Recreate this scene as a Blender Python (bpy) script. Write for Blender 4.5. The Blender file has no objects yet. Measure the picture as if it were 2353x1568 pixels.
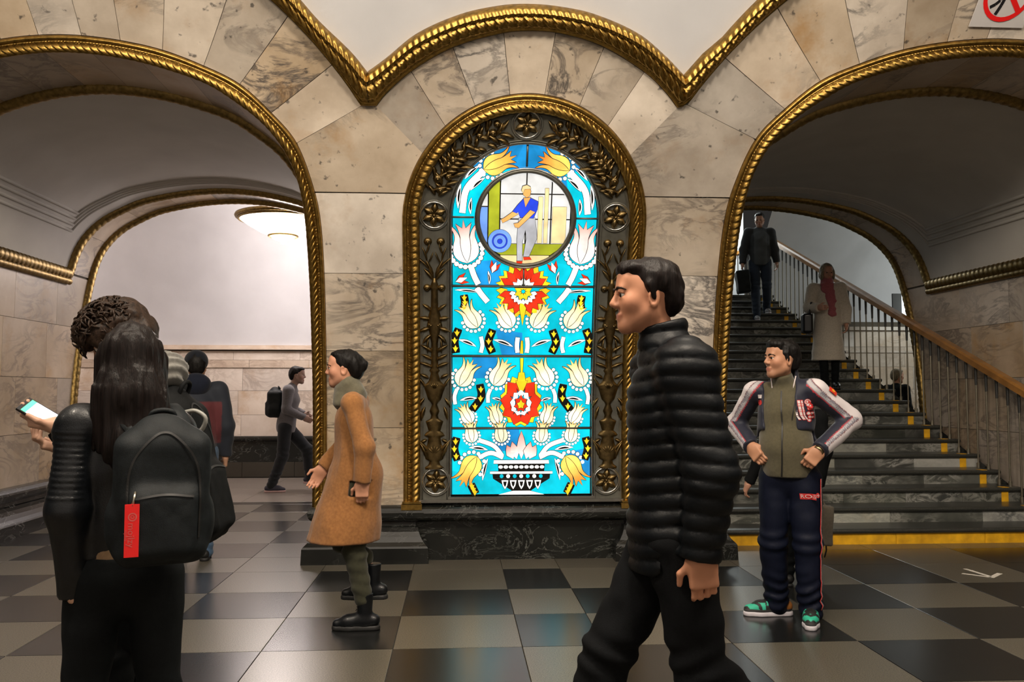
import bpy, bmesh, math, random
import numpy as np
from mathutils import Vector, Matrix

# ---------------------------------------------------------------- camera, world, lights, exposure
scn = bpy.context.scene
COL = scn.collection
CAM_H = 1.42
YAW, PITCH = 0.06184, 0.05626
cam_d = bpy.data.cameras.new('camera'); cam = bpy.data.objects.new('camera', cam_d); COL.objects.link(cam)
cam_d.sensor_width = 36.0; cam_d.sensor_fit = 'HORIZONTAL'; cam_d.lens = 36.0*2030/2353
cam_d.clip_start = 0.05; cam_d.clip_end = 200
cam.location = (0, 0, CAM_H); cam.rotation_euler = (math.pi/2+PITCH, 0, -YAW)
scn.camera = cam

world = bpy.data.worlds.new('world'); scn.world = world; world.use_nodes = True
world.node_tree.nodes['Background'].inputs[0].default_value = (0.85, 0.8, 0.75, 1)
world.node_tree.nodes['Background'].inputs[1].default_value = 0.02

scn.view_settings.view_transform = 'Standard'
scn.view_settings.look = 'None'
scn.view_settings.gamma = 1.0
scn.view_settings.use_curve_mapping = False
scn.view_settings.exposure = 0.45

def lamp(name, kind, loc, power, col, size=0.3, rot=(0, 0, 0), size_y=None):
    d = bpy.data.lights.new(name, kind); d.energy = power; d.color = col
    if kind == 'AREA':
        d.size = size
        if size_y: d.shape = 'RECTANGLE'; d.size_y = size_y
    elif kind == 'POINT': d.shadow_soft_size = size
    o = bpy.data.objects.new(name, d); COL.objects.link(o); o.location = loc; o.rotation_euler = rot
    return o
WARM = (1.0, 0.86, 0.69); NEUT = (1.0, 0.90, 0.84); PINK = (1.0, 0.87, 0.82); COOL = (0.93, 1.0, 0.95)
# pendant lamps along the crown of the hall vault
for x, e in ((-6.4, 60), (-2.2, 260), (0.6, 400), (3.4, 150), (7.4, 20)):
    lamp('hall_lamp_light', 'POINT', (x, 2.0, 4.9), e, WARM, 0.30)
# platform hall beyond the left passage
for x, e in ((-7.5, 80), (-2.55, 122), (1.0, 70)):
    lamp('platform_lamp_light', 'POINT', (x, 13.0, 3.45), e, PINK, 0.30)
# platform hall beyond the staircase, and the upper landing
lamp('far_platform_light', 'POINT', (9.8, 14.9, 3.2), 85, COOL, 0.35)
lamp('landing_light', 'POINT', (4.9, 17.5, 5.3), 200, COOL, 0.3)

# ---------------------------------------------------------------- helpers
RNG = random.Random(7)
def setp(o, label=None, cat=None, group=None, kind=None):
    if label: o['label'] = label
    if cat: o['category'] = cat
    if group: o['group'] = group
    if kind: o['kind'] = kind
    return o
def mk(name, verts, faces, mat, parent=None, smooth=False, kind=None):
    me = bpy.data.meshes.new(name)
    me.from_pydata([tuple(map(float, v)) for v in verts], [], [tuple(map(int, f)) for f in faces])
    return link(name, me, mat, parent, smooth, kind)
def link(name, me, mat, parent=None, smooth=False, kind=None):
    if mat is not None and not me.materials: me.materials.append(mat)
    if smooth: me.polygons.foreach_set('use_smooth', [True]*len(me.polygons))
    me.update()
    o = bpy.data.objects.new(name, me); COL.objects.link(o)
    if parent is not None: o.parent = parent
    if kind: o['kind'] = kind
    return o
def empty(name, loc=(0, 0, 0), label=None, cat=None, group=None, rz=0):
    o = bpy.data.objects.new(name, None); COL.objects.link(o); o.location = loc; o.rotation_euler = (0, 0, rz)
    o.empty_display_size = .1
    return setp(o, label, cat, group)
def fast_mesh(name, V, Q):
    """numpy verts (n,3) and quads (m,4) or tris (m,3)"""
    me = bpy.data.meshes.new(name); V = np.asarray(V, np.float32); Q = np.asarray(Q, np.int32)
    me.vertices.add(len(V)); me.vertices.foreach_set('co', V.ravel())
    k = Q.shape[1]
    me.loops.add(Q.size); me.loops.foreach_set('vertex_index', Q.ravel())
    me.polygons.add(len(Q)); me.polygons.foreach_set('loop_start', np.arange(len(Q), dtype=np.int32)*k)
    me.update(calc_edges=True); me.validate()
    return me
def grid_faces(nu, nv, close_u=False, close_v=False, flip=False):
    iu = np.arange(nu if close_u else nu-1); iv = np.arange(nv if close_v else nv-1)
    a, b = np.meshgrid(iu, iv, indexing='ij'); a = a.ravel(); b = b.ravel(); a2 = (a+1) % nu; b2 = (b+1) % nv
    Q = np.stack([a*nv+b, a2*nv+b, a2*nv+b2, a*nv+b2], 1)
    return Q[:, ::-1] if flip else Q
def grid_mesh(name, P, mat, parent=None, smooth=True, close_u=False, close_v=False, flip=False, kind=None):
    nu, nv = P.shape[:2]
    me = fast_mesh(name, P.reshape(-1, 3), grid_faces(nu, nv, close_u, close_v, flip))
    return link(name, me, mat, parent, smooth, kind)
class MB:
    """collects simple shapes into one mesh"""
    def __init__(s): s.v = []; s.f = []
    def add(s, vs, fs):
        b = len(s.v); s.v += [tuple(map(float, v)) for v in vs]; s.f += [tuple(b+i for i in f) for f in fs]; return s
    def box(s, c, d, R=None):
        x, y, z = (q/2 for q in d); vs = [Vector((i*x, j*y, k*z)) for i in (-1, 1) for j in (-1, 1) for k in (-1, 1)]
        if R is not None: vs = [R @ v for v in vs]
        c = Vector(c)
        return s.add([v+c for v in vs], [(0, 1, 3, 2), (4, 6, 7, 5), (0, 4, 5, 1), (2, 3, 7, 6), (0, 2, 6, 4), (1, 5, 7, 3)])
    def tube(s, pts, r, n=8, caps=True):
        pts = [Vector(p) for p in pts]; rs = r if isinstance(r, (list, tuple)) else [r]*len(pts)
        vs = []; up = None
        for i, p in enumerate(pts):
            t = (pts[min(i+1, len(pts)-1)]-pts[max(i-1, 0)]).normalized()
            if up is None: up = Vector((0, 0, 1)) if abs(t.z) < .9 else Vector((1, 0, 0))
            a = t.cross(up).normalized(); b = a.cross(t).normalized(); up = b
            for k in range(n):
                q = 2*math.pi*k/n; vs.append(p+(a*math.cos(q)+b*math.sin(q))*rs[i])
        fs = [(i*n+k, i*n+(k+1) % n, (i+1)*n+(k+1) % n, (i+1)*n+k) for i in range(len(pts)-1) for k in range(n)]
        if caps: fs += [tuple(range(n-1, -1, -1)), tuple((len(pts)-1)*n+k for k in range(n))]
        return s.add(vs, fs)
    def lathe(s, prof, c=(0, 0, 0), n=24, R=None):
        vs = []; c = Vector(c)
        for r, z in prof:
            for k in range(n):
                q = 2*math.pi*k/n; v = Vector((r*math.cos(q), r*math.sin(q), z)); vs.append((R @ v if R is not None else v)+c)
        m = len(prof)
        return s.add(vs, [(i*n+k, i*n+(k+1) % n, (i+1)*n+(k+1) % n, (i+1)*n+k) for i in range(m-1) for k in range(n)])
    def build(s, name, mat, parent=None, smooth=False, kind=None):
        return mk(name, s.v, s.f, mat, parent, smooth, kind)
def catmull(pts, n):
    P = np.array(pts, float); d = np.r_[0, np.cumsum(np.linalg.norm(np.diff(P, axis=0), axis=1))]
    t = np.linspace(0, d[-1], n); out = np.zeros((n, P.shape[1])); m = len(P)
    T = np.zeros_like(P)
    for i in range(m):
        a, b = max(i-1, 0), min(i+1, m-1); T[i] = (P[b]-P[a])/max(d[b]-d[a], 1e-9)
    idx = np.clip(np.searchsorted(d, t, 'right')-1, 0, m-2)
    h = (d[idx+1]-d[idx]); s = (t-d[idx])/h; s = s[:, None]; h = h[:, None]
    return ((2*s**3-3*s**2+1)*P[idx]+(s**3-2*s**2+s)*h*T[idx]+(-2*s**3+3*s**2)*P[idx+1]+(s**3-s**2)*h*T[idx+1])
def resample(P, n):
    P = np.asarray(P, float); d = np.r_[0, np.cumsum(np.linalg.norm(np.diff(P, axis=0), axis=1))]
    t = np.linspace(0, d[-1], n); return np.stack([np.interp(t, d, P[:, k]) for k in range(P.shape[1])], 1)

# ---------------------------------------------------------------- materials
MATS = {}
def nodemat(name):
    m = bpy.data.materials.new(name); m.use_nodes = True; MATS[name] = m
    nt = m.node_tree; return m, nt, nt.nodes['Principled BSDF']
def N(nt, t, **kw):
    n = nt.nodes.new(t)
    for k, v in kw.items():
        if k in n.inputs: n.inputs[k].default_value = v
        else: setattr(n, k, v)
    return n
def plain(name, col, rough=.6, metal=0., spec=.5, emit=None, estr=1., noise=0., nscale=40., bump=0., bscale=200., sheen=0., coat=0.):
    m, nt, b = nodemat(name); L = nt.links
    b.inputs['Base Color'].default_value = (*col, 1); b.inputs['Roughness'].default_value = rough
    b.inputs['Metallic'].default_value = metal; b.inputs['Specular IOR Level'].default_value = spec
    if sheen: b.inputs['Sheen Weight'].default_value = sheen
    if coat: b.inputs['Coat Weight'].default_value = coat
    tc = N(nt, 'ShaderNodeTexCoord')
    if noise:
        nz = N(nt, 'ShaderNodeTexNoise', Scale=nscale, Detail=4.); L.new(tc.outputs['Object'], nz.inputs['Vector'])
        cr = N(nt, 'ShaderNodeValToRGB'); e = cr.color_ramp.elements
        e[0].color = (*[c*(1-noise) for c in col], 1); e[1].color = (*[min(1, c*(1+noise)) for c in col], 1); e[0].position = .3; e[1].position = .7
        L.new(nz.outputs['Fac'], cr.inputs['Fac']); L.new(cr.outputs['Color'], b.inputs['Base Color'])
    if bump:
        nb = N(nt, 'ShaderNodeTexNoise', Scale=bscale, Detail=3.); L.new(tc.outputs['Object'], nb.inputs['Vector'])
        bp = N(nt, 'ShaderNodeBump', Strength=bump, Distance=.01); L.new(nb.outputs['Fac'], bp.inputs['Height']); L.new(bp.outputs['Normal'], b.inputs['Normal'])
    if emit is not None:
        b.inputs['Emission Color'].default_value = (*emit, 1); b.inputs['Emission Strength'].default_value = estr
    return m
def marble(name, c0, c1, vein, rough=.35, vscale=1.6, stain=(.42, .25, .10), spots=True, varamt=.25, vw=.06):
    """polished marble: clouds, drifting veins, rusty stains and dark flecks, different on each slab"""
    m, nt, b = nodemat(name); L = nt.links
    tc = N(nt, 'ShaderNodeTexCoord'); oi = N(nt, 'ShaderNodeObjectInfo')
    mul = N(nt, 'ShaderNodeMath', operation='MULTIPLY'); mul.inputs[1].default_value = 37.0; L.new(oi.outputs['Random'], mul.inputs[0])
    ad = N(nt, 'ShaderNodeVectorMath', operation='ADD'); L.new(tc.outputs['Object'], ad.inputs[0]); L.new(mul.outputs[0], ad.inputs[1])
    V = ad.outputs[0]
    n1 = N(nt, 'ShaderNodeTexNoise', Scale=vscale, Detail=6., Roughness=.6); L.new(V, n1.inputs['Vector'])
    r1 = N(nt, 'ShaderNodeValToRGB'); e = r1.color_ramp.elements; e[0].color = (*c0, 1); e[1].color = (*c1, 1); e[0].position = .35; e[1].position = .66
    L.new(n1.outputs['Fac'], r1.inputs['Fac'])
    mp = N(nt, 'ShaderNodeMapping'); mp.inputs['Scale'].default_value = (1.3, 1., 2.6); mp.inputs['Rotation'].default_value = (0, .6, 0); L.new(V, mp.inputs['Vector'])
    n2 = N(nt, 'ShaderNodeTexNoise', Scale=vscale*.9, Detail=7., Roughness=.65, Distortion=1.2); L.new(mp.outputs[0], n2.inputs['Vector'])
    r2 = N(nt, 'ShaderNodeValToRGB'); e = r2.color_ramp.elements; e[0].position = .5-vw; e[0].color = (0, 0, 0, 1); e[1].position = .5; e[1].color = (1, 1, 1, 1)
    q = r2.color_ramp.elements.new(.5+vw); q.color = (0, 0, 0, 1); L.new(n2.outputs['Fac'], r2.inputs['Fac'])
    n3 = N(nt, 'ShaderNodeTexNoise', Scale=vscale*.6, Detail=3.); L.new(V, n3.inputs['Vector'])
    r3 = N(nt, 'ShaderNodeValToRGB'); e = r3.color_ramp.elements; e[0].position = .43; e[0].color = (0, 0, 0, 1); e[1].position = .64; e[1].color = (1, 1, 1, 1); L.new(n3.outputs['Fac'], r3.inputs['Fac'])
    vf = N(nt, 'ShaderNodeMath', operation='MULTIPLY'); L.new(r2.outputs['Color'], vf.inputs[0]); L.new(r3.outputs['Color'], vf.inputs[1])
    mx = N(nt, 'ShaderNodeMix', data_type='RGBA'); L.new(vf.outputs[0], mx.inputs[0]); L.new(r1.outputs['Color'], mx.inputs[6]); mx.inputs[7].default_value = (*vein, 1)
    n4 = N(nt, 'ShaderNodeTexNoise', Scale=vscale*1.1, Detail=5., Roughness=.7); mp4 = N(nt, 'ShaderNodeMapping'); mp4.inputs['Location'].default_value = (9, 4, 2); L.new(V, mp4.inputs['Vector']); L.new(mp4.outputs[0], n4.inputs['Vector'])
    r4 = N(nt, 'ShaderNodeValToRGB'); e = r4.color_ramp.elements; e[0].position = .54; e[0].color = (0, 0, 0, 1); e[1].position = .78; e[1].color = (.7, .7, .7, 1); L.new(n4.outputs['Fac'], r4.inputs['Fac'])
    mx2 = N(nt, 'ShaderNodeMix', data_type='RGBA'); L.new(r4.outputs['Color'], mx2.inputs[0]); L.new(mx.outputs[2], mx2.inputs[6]); mx2.inputs[7].default_value = (*stain, 1)
    cur = mx2.outputs[2]
    if spots:
        n5 = N(nt, 'ShaderNodeTexNoise', Scale=vscale*9, Detail=3.); L.new(V, n5.inputs['Vector'])
        r5 = N(nt, 'ShaderNodeValToRGB'); e = r5.color_ramp.elements; e[0].position = .66; e[0].color = (0, 0, 0, 1); e[1].position = .73; e[1].color = (.8, .8, .8, 1); L.new(n5.outputs['Fac'], r5.inputs['Fac'])
        mx3 = N(nt, 'ShaderNodeMix', data_type='RGBA'); L.new(r5.outputs['Color'], mx3.inputs[0]); L.new(cur, mx3.inputs[6]); mx3.inputs[7].default_value = (vein[0]*.6, vein[1]*.6, vein[2]*.6, 1)
        cur = mx3.outputs[2]
    hsv = N(nt, 'ShaderNodeHueSaturation'); L.new(cur, hsv.inputs['Color'])
    mr = N(nt, 'ShaderNodeMapRange'); mr.inputs['To Min'].default_value = 1-varamt; mr.inputs['To Max'].default_value = 1+varamt*.5
    L.new(oi.outputs['Random'], mr.inputs['Value']); L.new(mr.outputs[0], hsv.inputs['Value'])
    mr2 = N(nt, 'ShaderNodeMapRange'); mr2.inputs['To Min'].default_value = .6; mr2.inputs['To Max'].default_value = 1.3
    fr = N(nt, 'ShaderNodeMath', operation='FRACT'); m7 = N(nt, 'ShaderNodeMath', operation='MULTIPLY'); m7.inputs[1].default_value = 7.3; L.new(oi.outputs['Random'], m7.inputs[0]); L.new(m7.outputs[0], fr.inputs[0]); L.new(fr.outputs[0], mr2.inputs['Value']); L.new(mr2.outputs[0], hsv.inputs['Saturation'])
    L.new(hsv.outputs['Color'], b.inputs['Base Color'])
    b.inputs['Roughness'].default_value = rough
    return m
def granite(name, c0, c1, scale=160., rough=.28, patch=.12):
    m, nt, b = nodemat(name); L = nt.links
    tc = N(nt, 'ShaderNodeTexCoord'); ge = N(nt, 'ShaderNodeNewGeometry'); oi = N(nt, 'ShaderNodeObjectInfo')
    nz = N(nt, 'ShaderNodeTexNoise', Scale=scale, Detail=2., Roughness=.8); L.new(ge.outputs['Position'], nz.inputs['Vector'])
    cr = N(nt, 'ShaderNodeValToRGB'); e = cr.color_ramp.elements; e[0].position = .36; e[0].color = (*c0, 1); e[1].position = .66; e[1].color = (*c1, 1); L.new(nz.outputs['Fac'], cr.inputs['Fac'])
    hs = N(nt, 'ShaderNodeHueSaturation'); L.new(cr.outputs['Color'], hs.inputs['Color'])
    mr = N(nt, 'ShaderNodeMapRange'); mr.inputs['To Min'].default_value = 1-patch; mr.inputs['To Max'].default_value = 1+patch; L.new(oi.outputs['Random'], mr.inputs['Value']); L.new(mr.outputs[0], hs.inputs['Value'])
    L.new(hs.outputs['Color'], b.inputs['Base Color'])
    b.inputs['Roughness'].default_value = rough; return m

def hairmat(name, col, sc=(170, 170, 9), rough=.45):
    m, nt, b = nodemat(name); L = nt.links; tc = N(nt, 'ShaderNodeTexCoord'); mp = N(nt, 'ShaderNodeMapping'); mp.inputs['Scale'].default_value = sc; L.new(tc.outputs['Object'], mp.inputs['Vector'])
    nz = N(nt, 'ShaderNodeTexNoise', Scale=1., Detail=3., Roughness=.6); L.new(mp.outputs[0], nz.inputs['Vector'])
    cr = N(nt, 'ShaderNodeValToRGB'); e = cr.color_ramp.elements; e[0].position = .32; e[0].color = (*[c*.35 for c in col], 1); e[1].position = .7; e[1].color = (*[c*1.6 for c in col], 1)
    L.new(nz.outputs['Fac'], cr.inputs['Fac']); L.new(cr.outputs['Color'], b.inputs['Base Color']); b.inputs['Roughness'].default_value = rough; b.inputs['Specular IOR Level'].default_value = .18
    bp = N(nt, 'ShaderNodeBump', Strength=.55, Distance=.004); L.new(nz.outputs['Fac'], bp.inputs['Height']); L.new(bp.outputs['Normal'], b.inputs['Normal']); return m
M_marble = marble('cream_marble', (.43, .35, .265), (.68, .59, .485), (.10, .09, .085), stain=(.40, .22, .075), varamt=.36)
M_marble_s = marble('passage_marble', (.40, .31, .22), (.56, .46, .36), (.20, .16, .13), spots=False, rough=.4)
M_marble_w = marble('pale_platform_marble', (.55, .46, .38), (.72, .64, .56), (.42, .34, .28), spots=False, varamt=.12)
M_dark = marble('black_marble', (.0045, .005, .0045), (.013, .014, .0125), (.15, .155, .145), rough=.24, vscale=2.4, stain=(.02, .019, .017), spots=False, varamt=.1, vw=.014)
M_riser = marble('grey_veined_marble', (.045, .05, .045), (.11, .115, .10), (.42, .42, .38), rough=.35, vscale=3.5, stain=(.07, .07, .06), spots=False, varamt=.5, vw=.09)
M_riser_l = marble('white_veined_marble', (.36, .37, .33), (.52, .52, .47), (.06, .07, .075), rough=.35, vscale=3.5, stain=(.3, .27, .2), spots=False, varamt=.3, vw=.10)
M_tread = granite('dark_step_granite', (.022, .024, .021), (.062, .062, .055), 120, .3)
M_plaster = plain('white_plaster', (.57, .575, .60), .85, noise=.05, nscale=2.0, bump=.05, bscale=60)
M_plaster2 = plain('passage_plaster', (.52, .50, .47), .85, noise=.06, nscale=2.0, bump=.05, bscale=60)
M_grout = plain('grout', (.10, .085, .065), .9)
M_gold = plain('gilded_bronze', (.35, .215, .055), .36, 1.0, noise=.35, nscale=30, bump=.12, bscale=160)
M_gold_d = plain('dull_gilding', (.26, .175, .06), .45, 1.0, noise=.35, nscale=30)
M_bronze = plain('dark_bronze', (.12, .118, .10), .45, .55, noise=.25, nscale=12)
M_relief = plain('relief_bronze', (.16, .112, .048), .38, 1.0, noise=.35, nscale=25)
M_steel = plain('polished_steel', (.42, .42, .40), .22, 1.0)
M_gray_t = granite('grey_granite_tile', (.026, .0235, .018), (.172, .154, .118), 150, .30)
M_black_t = granite('black_granite_tile', (.0055, .006, .006), (.013, .0135, .013), 90, .25, .2)
M_pink_t = granite('platform_granite_tile', (.13, .11, .095), (.24, .21, .18), 150, .3)
# ---------------------------------------------------------------- the hall: a barrel vault whose flank is the pylon wall
RV, YC, ZC = 5.25, 2.244, .70
XC = .545                                   # axis of the centre pylon
def wall_pt(X, z, off=0.):
    """point of the curved pylon wall at height z, off metres out into the hall"""
    X = np.asarray(X, float); z = np.asarray(z, float)
    s = np.clip((z-ZC)/RV, 0, .9999); c = np.sqrt(1-s*s)
    return np.stack([X+0*z, YC+(RV-off)*c+0*X, z-off*s+0*X], -1)
def wallY(z): return float(wall_pt(0., z)[1])

# arch outlines of the passages (offset from the passage axis, height), traced from the crown outwards
IN_H = [(0, 3.862), (.18, 3.855), (.44, 3.825), (.70, 3.77), (.96, 3.69), (1.145, 3.585), (1.33, 3.45), (1.46, 3.29), (1.55, 3.09), (1.59, 2.83), (1.605, 2.30), (1.607, 1.80), (1.61, 1.40), (1.61, .44)]
OUT_H = [(0, 3.96), (.13, 3.957), (.385, 3.935), (.67, 3.886), (.946, 3.80), (1.19, 3.695), (1.40, 3.52), (1.57, 3.325), (1.686, 2.98), (1.718, 2.76), (1.728, 2.375), (1.726, 1.75), (1.726, 1.28), (1.726, .44)]
class Passage:
    def __init__(s, cx, xs, zs, yr, front_y):
        s.cx, s.xs, s.zs, s.yr = cx, xs, zs, yr
        s.half = 1.61*xs
    def half_curve(s, src, n=90):
        P = catmull(src, n); P = P.copy(); P[:, 0] *= s.xs
        up = P[:, 1] > 1.4; P[up, 1] = 1.4+(P[up, 1]-1.4)*s.zs
        return P
    def full(s, src, n=90):
        R = s.half_curve(src, n); Lh = R[::-1].copy(); Lh[:, 0] *= -1
        P = np.vstack([Lh[:-1], R]); P[:, 0] += s.cx; return P          # left foot -> crown -> right foot
    def rear(s, z):                                                    # rear edge leans away into the platform vault
        d = np.clip(np.asarray(z, float)-ZC, 0, None); return s.yr+d*d/10.5
PL = Passage(-2.81, 1.0, 1.0, 10.45, 0)
PR = Passage(4.10, 1.8/1.61, 1.042, 10.85, 0)

# scalloped cornice between marble and vault plaster
def side_scallop(cx, a, h, z0):
    return lambda X: z0+h*np.sqrt(np.clip(1-((np.asarray(X)-cx)/a)**2, 0, 1))
SL_low = side_scallop(-2.81, 2.5, 2.45, 2.206); SR_low = side_scallop(4.10, 2.75, 2.5, 2.303)
C_LOW = catmull([(-.619, 3.575), (-.539, 3.658), (-.343, 3.797), (-.046, 3.938), (.325, 4.028), (.535, 4.044), (.75, 4.034), (1.067, 3.966), (1.424, 3.808), (1.60, 3.685), (1.69, 3.60)], 80)
C_UP = catmull([(-.671, 3.791), (-.535, 3.871), (-.304, 4.016), (.017, 4.129), (.30, 4.18), (.50, 4.192), (.72, 4.183), (.979, 4.148), (1.321, 4.047), (1.55, 3.92), (1.70, 3.815)], 80)
def c_low(X): return np.interp(X, C_LOW[:, 0], C_LOW[:, 1])

# ---- slabs
wall_front = empty('wall_front'); wall_front['kind'] = 'structure'
BACK_V, BACK_F = [], []
def slab(A, B, parent, mat, fn, n=10, m=5, gap=.0022, thick=.02, name='marble_slab', proud=0.):
    """a slab between two edge curves A and B given as (X,z) polylines"""
    A = resample(A, n); B = resample(B, n)
    t = np.linspace(0, 1, m)[None, :, None]; G = A[:, None]*(1-t)+B[:, None]*t
    # shrink a little for the joint
    ce = G.reshape(-1, 2).mean(0); 
    du = np.linalg.norm(np.diff(G[:, m//2], axis=0), axis=1).sum(); dv = np.linalg.norm(np.diff(G[n//2], axis=0), axis=1).sum()
    uu = np.linspace(0, 1, n); vv = np.linspace(0, 1, m)
    u2 = np.clip(uu, gap/max(du, .01), 1-gap/max(du, .01)); v2 = np.clip(vv, gap/max(dv, .01), 1-gap/max(dv, .01))
    Gs = np.stack([np.interp(u2, uu, G[:, j, k]) for j in range(m) for k in (0, 1)], 1).reshape(n, m, 2)
    Gs = np.stack([np.interp(v2, vv, Gs[i, :, k]) for i in range(n) for k in (0, 1)], 1).reshape(m, n, 2).transpose(1, 0, 2)
    F = fn(Gs[..., 0], Gs[..., 1], proud); K = fn(Gs[..., 0], Gs[..., 1], -thick)
    ring = [(i, 0) for i in range(n)]+[(n-1, j) for j in range(1, m)]+[(i, m-1) for i in range(n-2, -1, -1)]+[(0, j) for j in range(m-2, 0, -1)]
    V = np.vstack([F.reshape(-1, 3), np.array([F[i, j] for i, j in ring]), np.array([K[i, j] for i, j in ring])])
    Q = list(map(tuple, grid_faces(n, m))); b = n*m; r = len(ring)
    Q += [(b+i, b+(i+1) % r, b+r+(i+1) % r, b+r+i) for i in range(r)]
    me = fast_mesh(name, V, np.array(Q)); o = link(name, me, mat, parent)
    # backing behind the joints
    Bk = fn(G[..., 0], G[..., 1], -.012); base = sum(len(x) for x in BACK_V)
    BACK_V.append(Bk.reshape(-1, 3)); BACK_F.append(grid_faces(n, m)+base)
    return o
def flush_backing(name, parent_mat=None):
    global BACK_V, BACK_F
    me = fast_mesh(name, np.vstack(BACK_V), np.vstack(BACK_F)); BACK_V, BACK_F = [], []
    return link(name, me, M_grout)
def seg(curve, x0, x1, n=10, key=0):
    """part of a polyline between two values of one coordinate"""
    t = np.linspace(x0, x1, n); o = np.argsort(curve[:, key]); other = np.interp(t, curve[o, key], curve[o, 1-key])
    return np.stack([t, other], 1) if key == 0 else np.stack([other, t], 1)
wf = wall_pt
# panel outlines on the wall
def arch_h(half, z0, rise, zb, n=60):
    a = np.linspace(0, math.pi/2, n); P = np.stack([half*np.sin(a), z0+rise*np.cos(a)], 1)     # crown -> right springing
    return np.vstack([P, [(half, z0-(z0-zb)*t) for t in np.linspace(.02, 1, 50)]])
def mirror_full(P, cx):
    Lh = P[::-1].copy(); Lh[:, 0] *= -1; F = np.vstack([Lh[:-1], P]); F[:, 0] += cx; return F
G_OUT = mirror_full(arch_h(.99, 2.76, .915, .44), XC)
G_IN = mirror_full(arch_h(.85, 2.78, .775, .44), XC)
GL_H = arch_h(.597, 2.81, .548, .535)
GL = mirror_full(GL_H, XC)

wall_front_slabs = wall_front
for P, low, sgn in ((PL, SL_low, 1), (PR, SR_low, -1)):
    out = P.full(OUT_H); top = out[out[:, 1] > 3.0]
    ji = [1.57, 1.40, 1.19, .946, .67, .385, .12, -.18, -.45, -.73, -1.0, -1.22, -1.42, -1.57]
    jo = [2.07, 1.86, 1.58, 1.26, .84, .43, .10, -.24, -.6, -.95, -1.3, -1.6, -1.88, -2.07]
    k = P.xs
    for a in range(len(ji)-1):
        i0, i1 = P.cx+sgn*ji[a]*k, P.cx+sgn*ji[a+1]*k; o0, o1 = P.cx+sgn*jo[a]*k*1.01, P.cx+sgn*jo[a+1]*k*1.01
        A = seg(top, i0, i1); X = np.linspace(o0, o1, 10); B = np.stack([X, np.maximum(low(X), 3.58 if sgn > 0 else 3.622)], 1)
        if sgn < 0: A, B = A[::-1], B[::-1]
        slab(A[::-1], B[::-1], wall_front, M_marble, wf, 10, 8)
# centre voussoirs
jci = [-.278, -.099, .129, .392, .657, .928, 1.161, 1.36]
jco = [-.619, -.35, -.04, .33, .71, 1.077, 1.40, 1.69]
gtop = G_OUT[G_OUT[:, 1] > 2.78]
for a in range(7):
    A = seg(gtop, jci[a], jci[a+1]); X = np.linspace(jco[a], jco[a+1], 10); B = np.stack([X, c_low(X)], 1)
    slab(A, B, wall_front, M_marble, wf, 10, 6)
def side_x(curve, side, z):
    """x of an outline at height z on one side of its axis"""
    c = curve; mid = c[:, 0].mean(); q = c[(c[:, 0] > mid) if side > 0 else (c[:, 0] < mid)]
    o = np.argsort(q[:, 1]); return np.interp(z, q[o, 1], q[o, 0])
outL, outR = PL.full(OUT_H), PR.full(OUT_H)
# spandrel kites and pier courses
for side in (-1, 1):
    oc = outL if side < 0 else outR
    zt = 3.58 if side < 0 else 3.622
    v0, v1 = (-.719, -.619) if side < 0 else (1.69, 1.763)
    tp_ = oc[oc[:, 1] > 3.0]; tp_ = tp_[np.argsort(tp_[:, 0])]; zk = float(np.interp(-2.81+1.57 if side < 0 else PR.cx-1.57*PR.xs, tp_[:, 0], tp_[:, 1]))
    zi = 3.35
    zz = np.unique(np.r_[np.linspace(2.985, zi-.03, 8), np.linspace(zi, zt, 8), zk, zk-.004])
    lx, rx = [], []
    for z in zz:
        a = side_x(oc, 1 if side < 0 else -1, z); g = side_x(G_OUT, side, z)
        if z > zk: a = np.interp(z, [zk, zt], [side_x(oc, 1 if side < 0 else -1, zk), v0 if side < 0 else v1])
        if z > zi: g = np.interp(z, [zi, zt], [side_x(G_OUT, side, zi), v1 if side < 0 else v0])
        lx.append(a); rx.append(g)
    A = np.stack([lx, zz], 1); B = np.stack([rx, zz], 1)
    if side > 0: A, B = B, A
    slab(B, A, wall_front, M_marble, wf, 40, 8)
    zs = [.44, 1.11, 1.75, 2.375, 2.98]
    for a in range(4):
        z = np.linspace(zs[a], zs[a+1], 8)
        A = np.stack([side_x(oc, 1 if side < 0 else -1, z), z], 1); B = np.stack([side_x(G_OUT, side, z), z], 1)
        if side > 0: A, B = B, A
        slab(B, A, wall_front, M_marble, wf, 8, 5)
# next pylons, just past the passages
for oc, s, far in ((outL, -1, -6.6), (outR, 1, 8.2)):
    zs = [.44, 1.11, 1.75, 2.375, 2.98, 3.57]
    for a in range(5):
        z = np.linspace(zs[a], zs[a+1], 8); x = side_x(oc, s, np.minimum(z, 3.3))
        A = np.stack([x, z], 1); B = np.stack([0*z+far, z], 1)
        if s > 0: A, B = B, A
        slab(A, B, wall_front, M_marble, wf, 8, 5)
bk = flush_backing('backing'); bk.parent = wall_front

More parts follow.
